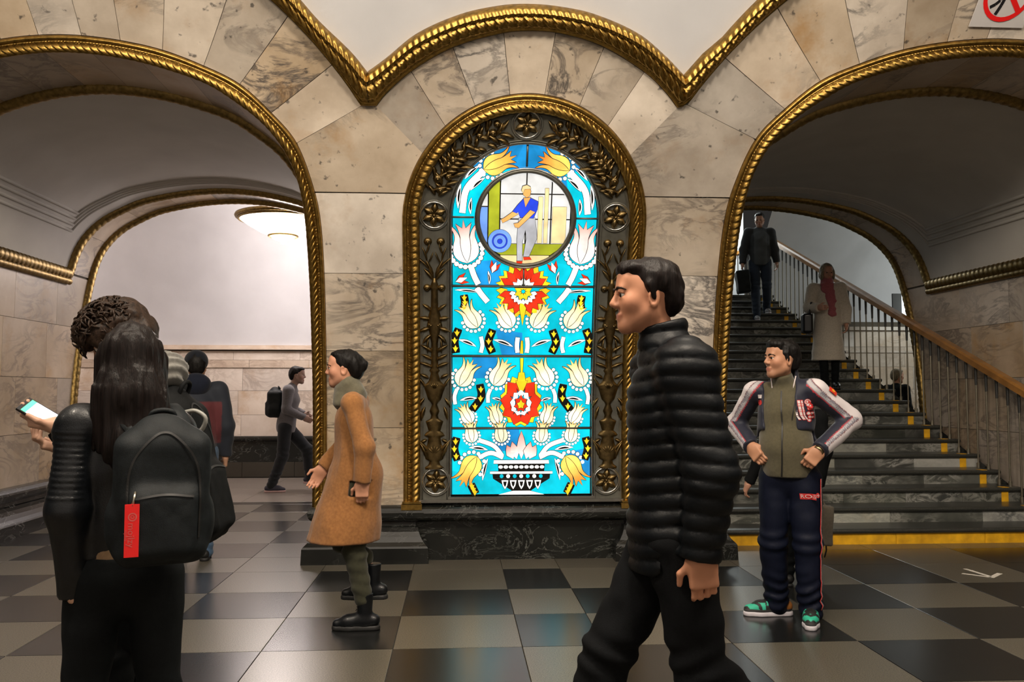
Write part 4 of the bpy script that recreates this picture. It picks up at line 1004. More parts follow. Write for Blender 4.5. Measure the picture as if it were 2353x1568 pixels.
def rosette(c, r):
    R2 = Relief()
    for k in range(6):
        a = math.pi/3*k+.1; R2.leaf((c[0]+.012*math.sin(a), c[1]+.012*math.cos(a)), r*.80, r*.34, a, .022, .0)
    for k in range(6):
        a = math.pi/3*k+.62; R2.leaf(c, r*.52, r*.15, a, .018, .0)
    R2.dome(c, r*.17, r*.17, .03); o = R2.build('rosette', M_relief)
    cc = [(c[0]+r*math.cos(q), c[1]+r*math.sin(q)) for q in np.linspace(0, 2*math.pi, 33)]
    tube_on(cc, .010, 'rosette_ring', M_steel, -.004, 8, o, True); tube_on([(c[0]+(x-c[0])*1.13, c[1]+(v-c[1])*1.13) for x, v in cc], .007, 'rosette_ring', M_bronze, -.006, 8, o, True)
for x, v in ((-.012, float(v_of(3.473))), (-.735, float(v_of(2.826))), (.735, float(v_of(2.826))), (-.722, -.04), (.722, -.04)): rosette((x, v), .105)
def pv(py): return float(v_of(np.interp(py, [500, 660, 820, 985, 1140], [2.815, 2.275, 1.705, 1.101, .535])))
for mir in (-1, 1):
    R2 = Relief(); cx = .735
    R2.turned(cx, [(pv(1078), .075), (pv(1074), .08), (pv(1068), .05), (pv(1060), .04), (pv(1055), .075), (pv(1040), .085), (pv(1020), .06), (pv(1005), .05), (pv(1001), .088), (pv(994), .07), (pv(990), .05), (pv(980), .06), (pv(968), .075), (pv(962), .035), (pv(955), .028), (pv(945), .042), (pv(930), .022), (pv(925), .03), (pv(918), .055), (pv(900), .075), (pv(893), .085), (pv(885), .08), (pv(876), .05), (pv(858), .03), (pv(852), .045), (pv(846), .03), (pv(820), .03), (pv(790), .028), (pv(770), .04), (pv(745), .06), (pv(725), .05), (pv(705), .03), (pv(668), .028), (pv(664), .04), (pv(655), .03), (pv(640), .012)], mir=mir)
    for sg in (-1, 1):
        for py, L_, w, a, dx in ((1055, .16, .022, .25, .06), (1040, .14, .018, .5, .05), (1010, .07, .02, 1.9, .06), (935, .12, .022, 2.7, .08), (915, .10, .02, 2.4, .085), (893, .11, .016, .35, .075), (870, .08, .02, .9, .05), (845, .11, .02, 1.0, .02), (828, .10, .02, .9, .02), (810, .11, .022, .8, .02), (770, .10, .022, 2.2, .03), (755, .09, .024, 1.7, .04), (735, .09, .024, 1.2, .035), (715, .09, .02, .7, .03), (780, .12, .014, 2.9, .05), (645, .12, .022, .5, .01), (640, .16, .018, .2, .01), (620, .14, .014, .6, .04), (600, .12, .012, .15, .06), (585, .10, .012, -.5, .07), (605, .10, .010, -.6, .05)):
            R2.leaf((cx+sg*dx, pv(py)), L_, w, a*sg, .022, .18*sg, mir)
        for py, dx, r in ((663, .06, .032), (556, .052, .034), (975, .03, .012), (748, .03, .035)):
            R2.dome((cx+sg*dx, pv(py)), r, r, .024, mir); R2.dome((cx+sg*dx, pv(py)), r*.45, r*.45, .034, mir)
    for k in range(5): R2.leaf((cx, pv(1045)), .09, .014, (k-2)*.35, .03, 0, mir)
    for k in range(5): R2.leaf((cx, pv(895)), .07, .012, (k-2)*.3, .034, 0, mir)
    R2.build('candelabrum_relief', M_relief)
    # spray of flowers over the arch
    R2 = Relief(); c0 = VS-.0
    def pol(deg, r): a = math.radians(deg); return (r*math.sin(a), c0+r*math.cos(a))
    for k, d in enumerate(np.linspace(76, 18, 24)):
        rr = .735+.05*math.sin(k*1.9); a = math.radians(d)-math.pi/2
        for sg in (-1, 1): R2.leaf(pol(d, rr+sg*.015), .095+.03*math.sin(k*2.3), .024, a+sg*(.55+.3*math.sin(k)), .026, .25*sg, mir)
    for d, r_, q in ((72, .72, .036), (66, .77, .04), (62, .70, .034), (56, .75, .05), (52, .74, .055), (46, .74, .04), (30, .76, .03), (22, .735, .032), (18, .79, .03)):
        R2.dome(pol(d, r_), q, q, .034, mir); R2.dome(pol(d, r_), q*.5, q*.5, .044, mir)
    for d in np.linspace(60, 50, 4):
        for sg in (-1, 1): R2.leaf(pol(d, .74), .10, .03, math.radians(d)-math.pi/2+sg*.9, .035, .1*sg, mir)
    R2.build('flower_spray_relief', M_relief)
# ---------------------------------------------------------------- people: smooth bodies grown from blended limbs
_rt = np.random.RandomState(3).rand(32, 32, 32)
def vnoise(P, f):
    Q = np.asarray(P)*np.asarray(f); i = np.floor(Q).astype(int); t = Q-i; t = t*t*(3-2*t); out = 0
    for a in (0, 1):
        for b in (0, 1):
            for c in (0, 1):
                w = (t[..., 0] if a else 1-t[..., 0])*(t[..., 1] if b else 1-t[..., 1])*(t[..., 2] if c else 1-t[..., 2])
                out = out+w*_rt[(i[..., 0]+a) % 32, (i[..., 1]+b) % 32, (i[..., 2]+c) % 32]
    return out
def V3(*a): return np.array(a, float)
def rotm(yaw=0., pitch=0., roll=0.):
    """head turn: yaw to the person's left, pitch up, roll to the right"""
    cy, sy, cp, sp, cr, sr = math.cos(yaw), math.sin(yaw), math.cos(pitch), math.sin(pitch), math.cos(roll), math.sin(roll)
    Z = np.array([[cy, -sy, 0], [sy, cy, 0], [0, 0, 1]]); X = np.array([[1, 0, 0], [0, cp, -sp], [0, sp, cp]]); Y = np.array([[cr, 0, sr], [0, 1, 0], [-sr, 0, cr]])
    return Z@X@Y
def cap(a, b, ra, rb=None, flat=1., ax=(0, 1, 0), k=None, sub=False): return dict(t='c', a=V3(*a), b=V3(*b), ra=ra, rb=ra if rb is None else rb, f=flat, ax=V3(*ax)/np.linalg.norm(ax), k=k, sub=sub)
def ell(c, r, R=None, k=None, sub=False): return dict(t='e', c=V3(*c), r=V3(*(r if hasattr(r, '__len__') else (r,)*3)), R=np.eye(3) if R is None else np.asarray(R), k=k, sub=sub)
def rbox(c, h, R=None, rd=.02, k=None, sub=False): return dict(t='b', c=V3(*c), h=V3(*h), R=np.eye(3) if R is None else np.asarray(R), rd=rd, k=k, sub=sub)
def xform(prims, R, o):
    out = []
    for p in prims:
        q = dict(p)
        if p['t'] == 'c': q['a'] = R@p['a']+o; q['b'] = R@p['b']+o; q['ax'] = R@p['ax']
        else: q['c'] = R@p['c']+o; q['R'] = R@p['R']
        out.append(q)
    return out
def prim_box(p):
    if p['t'] == 'c':
        r = max(p['ra'], p['rb'])*max(1, p['f']); return np.minimum(p['a'], p['b'])-r, np.maximum(p['a'], p['b'])+r
    e = p['r'].max() if p['t'] == 'e' else np.linalg.norm(p['h'])+p['rd']
    if p['t'] == 'e': e = np.abs(p['R'])@p['r']
    return p['c']-e, p['c']+e
def prim_d(p, G):
    if p['t'] == 'c':
        d = G-p['a']; ba = p['b']-p['a']
        if p['f'] != 1.:
            n = p['ax']; d = d+n*((d@n)*(1/p['f']-1))[..., None]; ba = ba+n*((ba@n)*(1/p['f']-1))
        t = np.clip((d@ba)/max(ba@ba, 1e-9), 0, 1); q = np.linalg.norm(d-t[..., None]*ba, axis=-1)-(p['ra']+(p['rb']-p['ra'])*t)
        return q*min(1, p['f'])
    d = (G-p['c'])@p['R']
    if p['t'] == 'e':
        k0 = np.linalg.norm(d/p['r'], axis=-1); k1 = np.linalg.norm(d/(p['r']**2), axis=-1)+1e-9; return k0*(k0-1)/k1
    q = np.abs(d)-p['h']; return np.linalg.norm(np.maximum(q, 0), axis=-1)+np.minimum(q.max(-1), 0)-p['rd']
def axis_pts(lo, hi, h, fine=()):
    x = [lo]
    while x[-1] < hi:
        s = h
        for a, b, f in fine:
            if a-h <= x[-1] <= b: s = min(s, f)
        x.append(x[-1]+s)
    return np.array(x)
E8 = [(0, 0, 0), (1, 0, 0), (0, 1, 0), (1, 1, 0), (0, 0, 1), (1, 0, 1), (0, 1, 1), (1, 1, 1)]
EDG = [(0, 1), (2, 3), (4, 5), (6, 7), (0, 2), (1, 3), (4, 6), (5, 7), (0, 4), (1, 5), (2, 6), (3, 7)]
def nets(D, xs, ys, zs):
    S = D < 0; c = np.zeros([n-1 for n in D.shape], np.int8)
    for o in E8: c += S[o[0]:D.shape[0]-1+o[0], o[1]:D.shape[1]-1+o[1], o[2]:D.shape[2]-1+o[2]]
    act = (c > 0) & (c < 8); ci = np.argwhere(act); ids = -np.ones(act.shape, np.int64); ids[act] = np.arange(len(ci))
    acc = np.zeros((len(ci), 3)); cnt = np.zeros(len(ci)); ax = (xs, ys, zs)
    dv = [D[tuple((ci+o).T)] for o in E8]; pv_ = [np.stack([ax[k][ci[:, k]+o[k]] for k in range(3)], 1) for o in E8]
    for a, b in EDG:
        m = (dv[a] < 0) != (dv[b] < 0); t = (dv[a][m]/(dv[a][m]-dv[b][m]))[:, None]
        acc[m] += pv_[a][m]*(1-t)+pv_[b][m]*t; cnt[m] += 1
    V = acc/cnt[:, None]; Q = []
    for k in range(3):
        sl0 = [slice(1, -1)]*3; sl1 = [slice(1, -1)]*3; sl0[k] = slice(0, -1); sl1[k] = slice(1, None)
        m = S[tuple(sl0)] != S[tuple(sl1)]; e = np.argwhere(m); e[:, [j for j in range(3) if j != k]] += 1
        s0 = S[tuple(e.T)]; i, j = [(1, 2), (2, 0), (0, 1)][k]
        u = np.zeros(3, int); u[i] = 1; w = np.zeros(3, int); w[j] = 1
        q = np.stack([ids[tuple((e-u-w).T)], ids[tuple((e-w).T)], ids[tuple(e.T)], ids[tuple((e-u).T)]], 1)
        q[~s0] = q[~s0][:, ::-1]; Q.append(q)
    Q = np.vstack(Q); return V, Q[(Q >= 0).all(1)]
def sdf_obj(name, prims, mat, parent=None, h=.01, k=.03, fine=((), (), ()), cuts=(), disp=None, colf=None, post=None):
    bx = [prim_box(p) for p in prims if not p['sub']]; lo = np.min([b[0] for b in bx], 0)-2.5*h-.01; hi = np.max([b[1] for b in bx], 0)+2.5*h+.01
    xs, ys, zs = (axis_pts(lo[i], hi[i], h, fine[i]) for i in range(3)); D = np.full((len(xs), len(ys), len(zs)), .25)
    for p in prims:
        kk = p['k'] if p['k'] is not None else k; b0, b1 = prim_box(p); m = kk+.03
        i0, i1 = np.searchsorted(xs, [b0[0]-m, b1[0]+m]); j0, j1 = np.searchsorted(ys, [b0[1]-m, b1[1]+m]); l0, l1 = np.searchsorted(zs, [b0[2]-m, b1[2]+m])
        if i1 <= i0 or j1 <= j0 or l1 <= l0: continue
        G = np.stack(np.meshgrid(xs[i0:i1], ys[j0:j1], zs[l0:l1], indexing='ij'), -1); d = prim_d(p, G); A = D[i0:i1, j0:j1, l0:l1]
        if p['sub']:
            d = -d; q = np.clip(.5-.5*(A-d)/kk, 0, 1); D[i0:i1, j0:j1, l0:l1] = A*(1-q)+d*q+kk*q*(1-q)
        else:
            q = np.clip(.5+.5*(A-d)/kk, 0, 1); D[i0:i1, j0:j1, l0:l1] = A*(1-q)+d*q-kk*q*(1-q)
    if disp or cuts:
        ii = np.argwhere(np.abs(D) < .045); Pn = np.stack([xs[ii[:, 0]], ys[ii[:, 1]], zs[ii[:, 2]]], 1)
        if disp: D[tuple(ii.T)] += disp(Pn)
        for c in cuts:
            if callable(c):
                G = np.stack(np.meshgrid(xs, ys, zs, indexing='ij'), -1); D = np.maximum(D, c(G))
            else:
                pt, n = V3(*c[0]), V3(*c[1]); n = n/np.linalg.norm(n)
                pl = (xs[:, None, None]-pt[0])*n[0]+(ys[None, :, None]-pt[1])*n[1]+(zs[None, None]-pt[2])*n[2]; D = np.maximum(D, pl)
    D[0] = D[-1] = .2; D[:, 0] = D[:, -1] = .2; D[:, :, 0] = D[:, :, -1] = .2
    V, Q = nets(D, xs, ys, zs)
    if post is not None: V = post(V)
    me = fast_mesh(name, V, Q)
    if colf is not None:
        C = np.ones((len(V), 4), np.float32); C[:, :3] = colf(V); at = me.color_attributes.new('tone', 'FLOAT_COLOR', 'POINT'); at.data.foreach_set('color', C.ravel())
    return link(name, me, mat, parent, True)
def vcol(name, rough=.7, sheen=0., spec=.4, bump=0., bscale=300):
    m, nt, b = nodemat(name); at = N(nt, 'ShaderNodeAttribute'); at.attribute_name = 'tone'; nt.links.new(at.outputs['Color'], b.inputs['Base Color'])
    b.inputs['Roughness'].default_value = rough; b.inputs['Specular IOR Level'].default_value = spec
    if sheen: b.inputs['Sheen Weight'].default_value = sheen
    if bump:
        tc = N(nt, 'ShaderNodeTexCoord'); nb = N(nt, 'ShaderNodeTexNoise', Scale=bscale, Detail=2.); nt.links.new(tc.outputs['Object'], nb.inputs['Vector'])
        bp = N(nt, 'ShaderNodeBump', Strength=bump, Distance=.004); nt.links.new(nb.outputs['Fac'], bp.inputs['Height']); nt.links.new(bp.outputs['Normal'], b.inputs['Normal'])
    return m
M_skin = vcol('skin', .5, spec=.35)
M_print = vcol('printed_cloth', .6, .15)
M_eye = plain('eye_white', (.62, .58, .54), .25); M_iris = plain('iris', (.02, .012, .008), .15)
def head_prims(s=1.):
    P = [ell((0, -.014, .030), (.074, .094, .086)), ell((0, .022, -.025), (.061, .068, .085)), cap((-.044, .0, -.055), (-.016, .062, -.094), .026, .018), cap((.044, .0, -.055), (.016, .062, -.094), .026, .018),
         ell((0, .071, -.094), (.020, .016, .017)), ell((-.040, .056, -.022), .024), ell((.040, .056, -.022), .024), cap((-.034, .080, .024), (.034, .080, .024), .012, k=.012), ell((0, .06, .055), (.05, .03, .04)),
         cap((-.032, .088, .005), (.032, .088, .005), .0001, k=.001),
         ell((-.031, .094, .004), (.017, .013, .010), k=.012, sub=True), ell((.031, .094, .004), (.017, .013, .010), k=.012, sub=True),
         cap((0, .086, .018), (0, .107, -.022), .0085, .0115, k=.012), ell((-.012, .097, -.028), .0088, k=.009), ell((.012, .097, -.028), .0088, k=.009),
         cap((-.016, .086, -.059), (.016, .086, -.059), .0085, k=.007), cap((-.012, .086, -.071), (.012, .086, -.071), .0085, k=.007)]
    for x in (-1, 1): P += [cap((x*.018, .0905, .0105), (x*.030, .0925, .0150), .0042, k=.005), cap((x*.030, .0925, .0150), (x*.044, .0835, .0110), .0042, k=.005), cap((x*.020, .0885, -.0045), (x*.043, .0825, -.0050), .0036, k=.005)]
    for x in (-1, 1): P += [ell((x*.077, -.010, -.012), (.009, .021, .032), rotm(-x*.35, 0, 0), k=.010), ell((x*.084, -.006, -.012), (.006, .011, .018), rotm(-x*.35, 0, 0), k=.006, sub=True)]
    P = [p for p in P if not (p['t'] == 'c' and p['ra'] < .001)]
    return P
def face_col(skin, lip=(.42, .13, .09)):
    skin = np.array(skin); lip = np.array(lip)
    def f(V, Rh, oh):
        L = (V-oh)@Rh; C = np.tile(skin, (len(V), 1))
        d = np.sqrt((L[:, 0]/.024)**2+((L[:, 2]+.065)/.013)**2+((L[:, 1]-.092)/.02)**2); w = np.clip(1.35-d, 0, 1)[:, None]; C = C*(1-w)+lip*w
        ch = np.exp(-((np.abs(L[:, 0])-.045)**2+(L[:, 2]+.03)**2+(L[:, 1]-.06)**2)/.0009)[:, None]; C = C*(1-.25*ch)+np.array([.55, .20, .13])*.25*ch
        bd = np.exp(-((L[:, 2]+.085)/.03)**2)[:, None]*(L[:, 1] > .0)[:, None]; C = C*(1-.18*bd); return C
    return f
def hand_prims(w, d, up, curl=.4, s=1., side=1, spread=.0):
    """hand from wrist w along d; up = back of the hand; side +1: thumb on d x up side"""
    d = V3(*d); d /= np.linalg.norm(d); up = V3(*up); up -= d*(up@d); up /= np.linalg.norm(up); sd = np.cross(d, up)*side
    w = V3(*w); P = [cap(w-d*.04*s, w+d*.02*s, .027*s, .030*s, .8, up), rbox(w+d*.055*s, (.034*s, .036*s, .007*s), np.stack([sd, d, up], 1), .009*s)]
    for i, (o, l) in enumerate(((.030, .075), (.010, .083), (-.011, .077), (-.031, .060))):
        b = w+d*.092*s+sd*o*s; f = 1+.12*i
        c1, c2 = curl*f, curl*2.2*f; dd = d+sd*(o*spread*8)
        m = b+(dd*math.cos(c1)-up*math.sin(c1))*l*.5*s; e = m+(dd*math.cos(c2)-up*math.sin(c2))*l*.5*s
        P += [cap(b-d*.02*s, m, .0092*s, .0085*s, k=.006), cap(m, e, .0085*s, .0072*s, k=.006)]
    t0 = w+d*.025*s+sd*.030*s; t1 = t0+(d*.6+sd*.75-up*.3)*.045*s; t2 = t1+(d*.95+sd*.1-up*.35*(.5+curl))*.035*s
    P += [cap(t0, t1, .014*s, .0105*s, k=.01), cap(t1, t2, .0105*s, .0085*s, k=.006)]
    return P
def skel(h=1.75, sw=1.):
    q = h/1.75
    j = dict(pel=V3(0, 0, .93), wai=V3(0, 0, 1.08), che=V3(0, 0, 1.28), nek=V3(0, -.01, 1.46), head=V3(0, .03, 1.635))
    for s, n in ((1, 'R'), (-1, 'L')):
        j['sh'+n] = V3(s*.185*sw, -.01, 1.42); j['el'+n] = V3(s*.25*sw, -.02, 1.12); j['wr'+n] = V3(s*.255*sw, .05, .87)
        j['hip'+n] = V3(s*.095, 0, .90); j['kn'+n] = V3(s*.10, .015, .49); j['an'+n] = V3(s*.10, -.015, .085); j['toe'+n] = V3(s*.12, .15, .03)
    return {k: v*q for k, v in j.items()}
def body_prims(j, q=1., hands=None, fem=False):
    c = .9*q; P = [cap(j['pel'], j['wai'], .125*c, .115*c, .72), cap(j['wai'], j['che'], .115*c, .14*c, .68), cap(j['che'], j['nek'], .115*c, .055*c, .8), cap(j['shL'], j['shR'], .055*c, .055*c)]
    P += [cap(j['nek'], j['head']+(j['nek']-j['head'])*.25, .054*q, .050*q)]
    for n in 'LR':
        P += [cap(j['sh'+n], j['el'+n], .048*c, .038*c), cap(j['el'+n], j['wr'+n], .038*c, .027*c), cap(j['hip'+n], j['kn'+n], .078*c, .05*c), cap(j['kn'+n], j['an'+n], .05*c, .034*c), cap(j['an'+n]-V3(0, 0, .03*q), j['toe'+n], .032*c, .022*c)]
    return P
def person(label, loc, face_deg, j, hd=(0, 0, 0), skin=(.50, .27, .17), hands=None, q=1., group=None, h=.014, fh=.0045, hs=1., eyes=True, brows=None):
    """face_deg: compass of the gaze of the body in plan (0 = +X). The object is one continuous body; clothing is added as children."""
    Rh = rotm(*hd); oh = j['head']; P = body_prims(j, q)+xform([dict(p) for p in head_prims()], Rh*hs, oh)
    if hs != 1.:
        P = body_prims(j, q); 
        for p in head_prims():
            p = dict(p)
            if p['t'] == 'c': p['a'] = Rh@(p['a']*hs)+oh; p['b'] = Rh@(p['b']*hs)+oh; p['ra'] *= hs; p['rb'] *= hs; p['ax'] = Rh@p['ax']
            else: p['c'] = Rh@(p['c']*hs)+oh; p['r'] = p['r']*hs; p['R'] = Rh@p['R']
            P.append(p)
    fine = [[(oh[0]-.11, oh[0]+.11, fh)], [(oh[1]-.13, oh[1]+.14, fh)], [(oh[2]-.13, oh[2]+.13, fh)]]
    for hp in (hands or []):
        P += hp; b = [prim_box(p) for p in hp]; lo = np.min([x[0] for x in b], 0); hi = np.max([x[1] for x in b], 0)
        for a in range(3): fine[a].append((lo[a]-.01, hi[a]+.01, max(fh, .0055)))
    fc = face_col(skin)
    o = sdf_obj('person', P, M_skin, None, h, .03, fine, colf=lambda V: fc(V, Rh, oh))
    o.location = loc; o.rotation_euler = (0, 0, math.radians(face_deg-90)); setp(o, label, 'person', group)
    o['_'] = 0; del o['_']
    if eyes:
        for x in (-1, 1):
            b = MB(); n = 10; c = Rh@(V3(x*.0315, .0790, .004)*hs)+oh; fw = Rh@V3(0, 1, 0); me_v = []
            vs = []; R3 = Matrix([list(r) for r in (Rh@np.array([[1., 0, 0], [0, 0, 1.], [0, -1., 0]]))])
            b.lathe([(.0125*hs*math.sin(t_)+1e-5, .0125*hs*math.cos(t_)) for t_ in np.linspace(.001, math.pi*.6, 9)], tuple(c), 14, R3)
            e = b.build('eye', M_eye, o, True); e.data.materials.append(M_iris); e.data.polygons.foreach_set('material_index', [1 if i//14 < 4 else 0 for i in range(len(e.data.polygons))])
        if brows is not None:
            for x in (-1, 1):
                pts = [Rh@(V3(x*a, b_, c_)*hs)+oh for a, b_, c_ in ((.012, .0985, .0225), (.028, .0965, .0275), (.043, .0855, .0255), (.053, .0725, .0185))]
                MB().tube([tuple(p) for p in pts], [.003*hs, .0048*hs, .004*hs, .0015*hs], 6).build('eyebrow', brows, o, True)
    return o, Rh, oh
def fold(amp=.006, f=(9, 9, 14), amp2=.0, f2=(30, 30, 40)):
    def g(P):
        d = -amp*2*(vnoise(P+5, f)-.5)
        if amp2: d = d-amp2*2*(vnoise(P+9, f2)-.5)
        return d
    return g
def hair_cap(o, Rh, oh, prims, mat, h=.006, amp=.006, f=(40, 40, 14), cuts=(), name='hair', k=.02, hs=1.):
    L = []
    for p in prims:
        p = dict(p)
        if p['t'] == 'c': p['a'] = Rh@(p['a']*hs)+oh; p['b'] = Rh@(p['b']*hs)+oh; p['ra'] *= hs; p['rb'] *= hs
        else: p['c'] = Rh@(p['c']*hs)+oh; p['R'] = Rh@p['R']; p['r'] = p['r']*hs
        L.append(p)
    def dsp(P):
        q = (P-oh)@Rh; return -amp*2*(vnoise(q+7, f)-.5)
    return sdf_obj(name, L, mat, o, h, k, disp=dsp, cuts=cuts)
def trousers(o, j, mat, r=(.105, .075, .062), wai=None, amp=.006, h=.012, q=1., hem=None, colf=None, fine=((), (), ()), seat=.0):
    P = [cap(j['pel']+V3(0, 0, -.01), j['wai'] if wai is None else wai, (.137+seat)*q, .125*q, .76)]
    for n in 'LR':
        e = j['an'+n]+V3(0, 0, -.02*q); P += [cap(j['hip'+n], j['kn'+n], r[0]*q, r[1]*q, k=.022), cap(j['kn'+n], e, r[1]*q, r[2]*q, k=.022)]
    def dsp(V):
        d = -amp*2*(vnoise(V+3, (10, 10, 16))-.5)
        for n in 'LR':
            w = np.exp(-((V[:, 2]-j['an'+n][2]-.07)/.10)**2); d = d-amp*.6*w*np.sin(V[:, 2]*95+3*np.sin(V[:, 0]*14+V[:, 1]*17))
            w = np.exp(-((V[:, 2]-j['kn'+n][2])/.07)**2); d = d-amp*.5*w*np.sin(V[:, 2]*80+4*np.sin(V[:, 1]*12))
        return d
    return sdf_obj('trousers', P, mat, o, h, .03, fine, cuts=[((0, 0, (wai if wai is not None else j['wai'])[2]), (0, 0, 1))], disp=dsp, colf=colf)
def shoe(o, an, toe, mat, sole, q=1., name='shoe', boot=0., heel=.0, colf=None, h=.006):
    an, toe = V3(*an), V3(*toe); d = toe-an; d[2] = 0; d /= np.linalg.norm(d); up = V3(0, 0, 1); g = toe[2]-.03; base = V3(an[0], an[1], g)
    hl = base-d*.055*q; bl = base+d*.10*q; tp = base+d*.165*q
    P = [cap(hl+up*.055, bl+up*.045, .038*q, .040*q), cap(bl+up*.042, tp+up*.036, .040*q, .030*q), cap(base+up*.05, base+up*(.10+boot), .042*q, (.044 if boot == 0 else .05)*q), cap(base+d*.04+up*.06, bl+up*.05, .04*q, .036*q)]
    s = sdf_obj(name, P, mat, o, h, .025, cuts=[(base+up*.022, (0, 0, -1)), (base+up*(.105+boot), (0, 0, 1))], colf=colf)
    S = [cap(hl+up*(.012), bl+up*.012, .040*q, .044*q), cap(bl+up*.012, tp+up*.014, .044*q, .034*q)]
    sl_ = sdf_obj('sole', S, sole, s, h, .02, cuts=[(base+up*.0, (0, 0, -1)), (base+up*.028, (0, 0, 1))])
    return s
def torso(j, r=(.15, .14, .165), q=1., flat=.72, arm=(.07, .058, .046), sh=.072, hem=None, neck=.07):
    P = [cap(j['pel'] if hem is None else hem, j['wai'], r[0]*q, r[1]*q, flat), cap(j['wai'], j['che'], r[1]*q, r[2]*q, flat), cap(j['che'], j['nek'], r[2]*.8*q, neck*q, .85), cap(j['shL'], j['shR'], sh*q, sh*q)]
    for n in 'LR': P += [cap(j['sh'+n], j['el'+n], arm[0]*q, arm[1]*q), cap(j['el'+n], j['wr'+n], arm[1]*q, arm[2]*q)]
    return P
def sleeve_cut(j, n, ext=.0):
    d = j['wr'+n]-j['el'+n]; d = d/np.linalg.norm(d); return d, j['wr'+n]+d*ext
from mathutils.bvhtree import BVHTree
def cuffs(j, names='LR', r=.08, ext=.0):
    out = []
    for n in names:
        d = j['wr'+n]-j['el'+n]; d = d/np.linalg.norm(d); a = np.cross(d, (0, 0, 1.) if abs(d[2]) < .9 else (1., 0, 0)); a /= np.linalg.norm(a); b = np.cross(a, d)
        out.append(rbox(j['wr'+n]+d*(.05+ext), (r, .05, r), np.stack([a, d, b], 1), .001, k=.004, sub=True))
    return out
def bvh(o):
    return BVHTree.FromPolygons([tuple(v.co) for v in o.data.vertices], [tuple(p.vertices) for p in o.data.polygons])
def decal(name, tgt, origin, right, up, polys, mats, parent, off=.002, cols=None, tree=None):
    """flat print or applied trim laid onto a garment: polygons in (right, up) metres projected along the garment's outside"""
    tree = tree or bvh(tgt); R = Vector(right).normalized(); U = Vector(up).normalized(); Nn = R.cross(U); O = Vector(origin); V, F, mi = [], [], []
    for k, pl in enumerate(polys):
        b = len(V)
        for x, y in pl:
            p = O+R*x+U*y; h = tree.ray_cast(p+Nn*.25, -Nn, .6)
            V.append(tuple((h[0]+Nn*off) if h[0] is not None else p))
        F.append(tuple(range(b, len(V)))); mi.append(cols[k] if cols else 0)
    o = mk(name, V, F, mats[0], parent)
    for m in mats[1:]: o.data.materials.append(m)
    o.data.polygons.foreach_set('material_index', mi); return o
def text_polys(txt, size):
    cu = bpy.data.curves.new('t', 'FONT'); cu.body = txt; cu.size = size; cu.align_x = 'CENTER'; cu.align_y = 'CENTER'; cu.resolution_u = 2
    ob = bpy.data.objects.new('t', cu); me = bpy.data.meshes.new_from_object(ob); P = [[tuple(me.vertices[i].co[:2]) for i in p.vertices] for p in me.polygons]
    bpy.data.objects.remove(ob); bpy.data.curves.remove(cu); bpy.data.meshes.remove(me); return P
def circ(c, r, n=14): return [(c[0]+r*math.cos(q), c[1]+r*math.sin(q)) for q in np.linspace(0, 2*math.pi, n, endpoint=False)]
def strip2(pts, w, n=0):
    P = np.array(pts, float); out = []
    if n: P = resample(catmull(P, n*2), n)
    for a, b in zip(P[:-1], P[1:]):
        d = (b-a)/np.linalg.norm(b-a); n = np.array([-d[1], d[0]])*w/2; out.append([tuple(a-n), tuple(b-n), tuple(b+n), tuple(a+n)])
    return out
cloth = lambda name, c, r=.8, sh=.15, nz=.12: plain(name, c, r, spec=.12, noise=nz, nscale=60, bump=.15, bscale=350, sheen=sh)
M_blackhair = hairmat('black_hair', (.007, .006, .0055), (110, 110, 50), .5)
M_brownhair = hairmat('brown_hair', (.024, .013, .0075), (90, 90, 60), .5)
M_darkbrown = hairmat('dark_brown_hair', (.0085, .0055, .0048), (190, 190, 8), .42)
M_greyhair = hairmat('grey_hair', (.22, .18, .125), (110, 110, 40), .6)
M_blkcloth = cloth('black_cloth', (.0045, .0055, .006), .8, 0); M_denim_b = cloth('black_denim', (.0055, .0068, .0075), .75, 0); M_nylon = plain('black_nylon', (.0065, .0090, .0105), .6, spec=.22, noise=.25, nscale=80, bump=.2, bscale=500)
M_leather = plain('black_leather', (.004, .005, .0065), .36, spec=.35, noise=.2, nscale=50, bump=.12, bscale=260, coat=.1)
M_rubber = plain('black_rubber', (.012, .012, .012), .6); M_wsole = plain('white_sole', (.58, .55, .60), .5)
M_zip = plain('zip_metal', (.45, .42, .34), .3, 1.0); M_red = plain('red_vinyl', (.80, .012, .012), .45)
M_bluejean = cloth('blue_denim', (.055, .10, .17), .8)

# ------------------------------------------------ man in a tracksuit jacket, hands on hips, looking left
TA = 240; TL = (2.10, 5.45, 0)
j = skel(1.73)
j.update(pel=V3(.02, 0, .90), wai=V3(.03, .02, 1.06), che=V3(.04, .01, 1.28), nek=V3(.045, .0, 1.455), head=V3(.052, .045, 1.617),
         shR=V3(.225, -.02, 1.415), elR=V3(.375, -.12, 1.20), wrR=V3(.235, .075, 1.065), shL=V3(-.15, .0, 1.42), elL=V3(-.335, -.13, 1.235), wrL=V3(-.175, .125, 1.06),
         hipR=V3(.10, 0, .88), hipL=V3(-.065, 0, .88), knR=V3(.125, .01, .475), knL=V3(-.085, .03, .485), anR=V3(.125, -.07, .085), anL=V3(-.095, .02, .085), toeR=V3(.245, -.005, .03), toeL=V3(-.115, .175, .03))
hR = hand_prims(j['wrR'], V3(-.45, .45, -.55), V3(.5, .8, .2), .55, .98, -1); hL = hand_prims(j['wrL'], V3(.45, .25, -.6), V3(-.3, .9, .2), .75, 1.0, 1)
tm, Rh, oh = person('man in navy and white track jacket over olive fleece standing with hands on hips', TL, TA, j, (-.86, .03, .0), (.44, .22, .13), [hR, hL], .99, h=.012, fh=.0036, brows=M_blackhair)
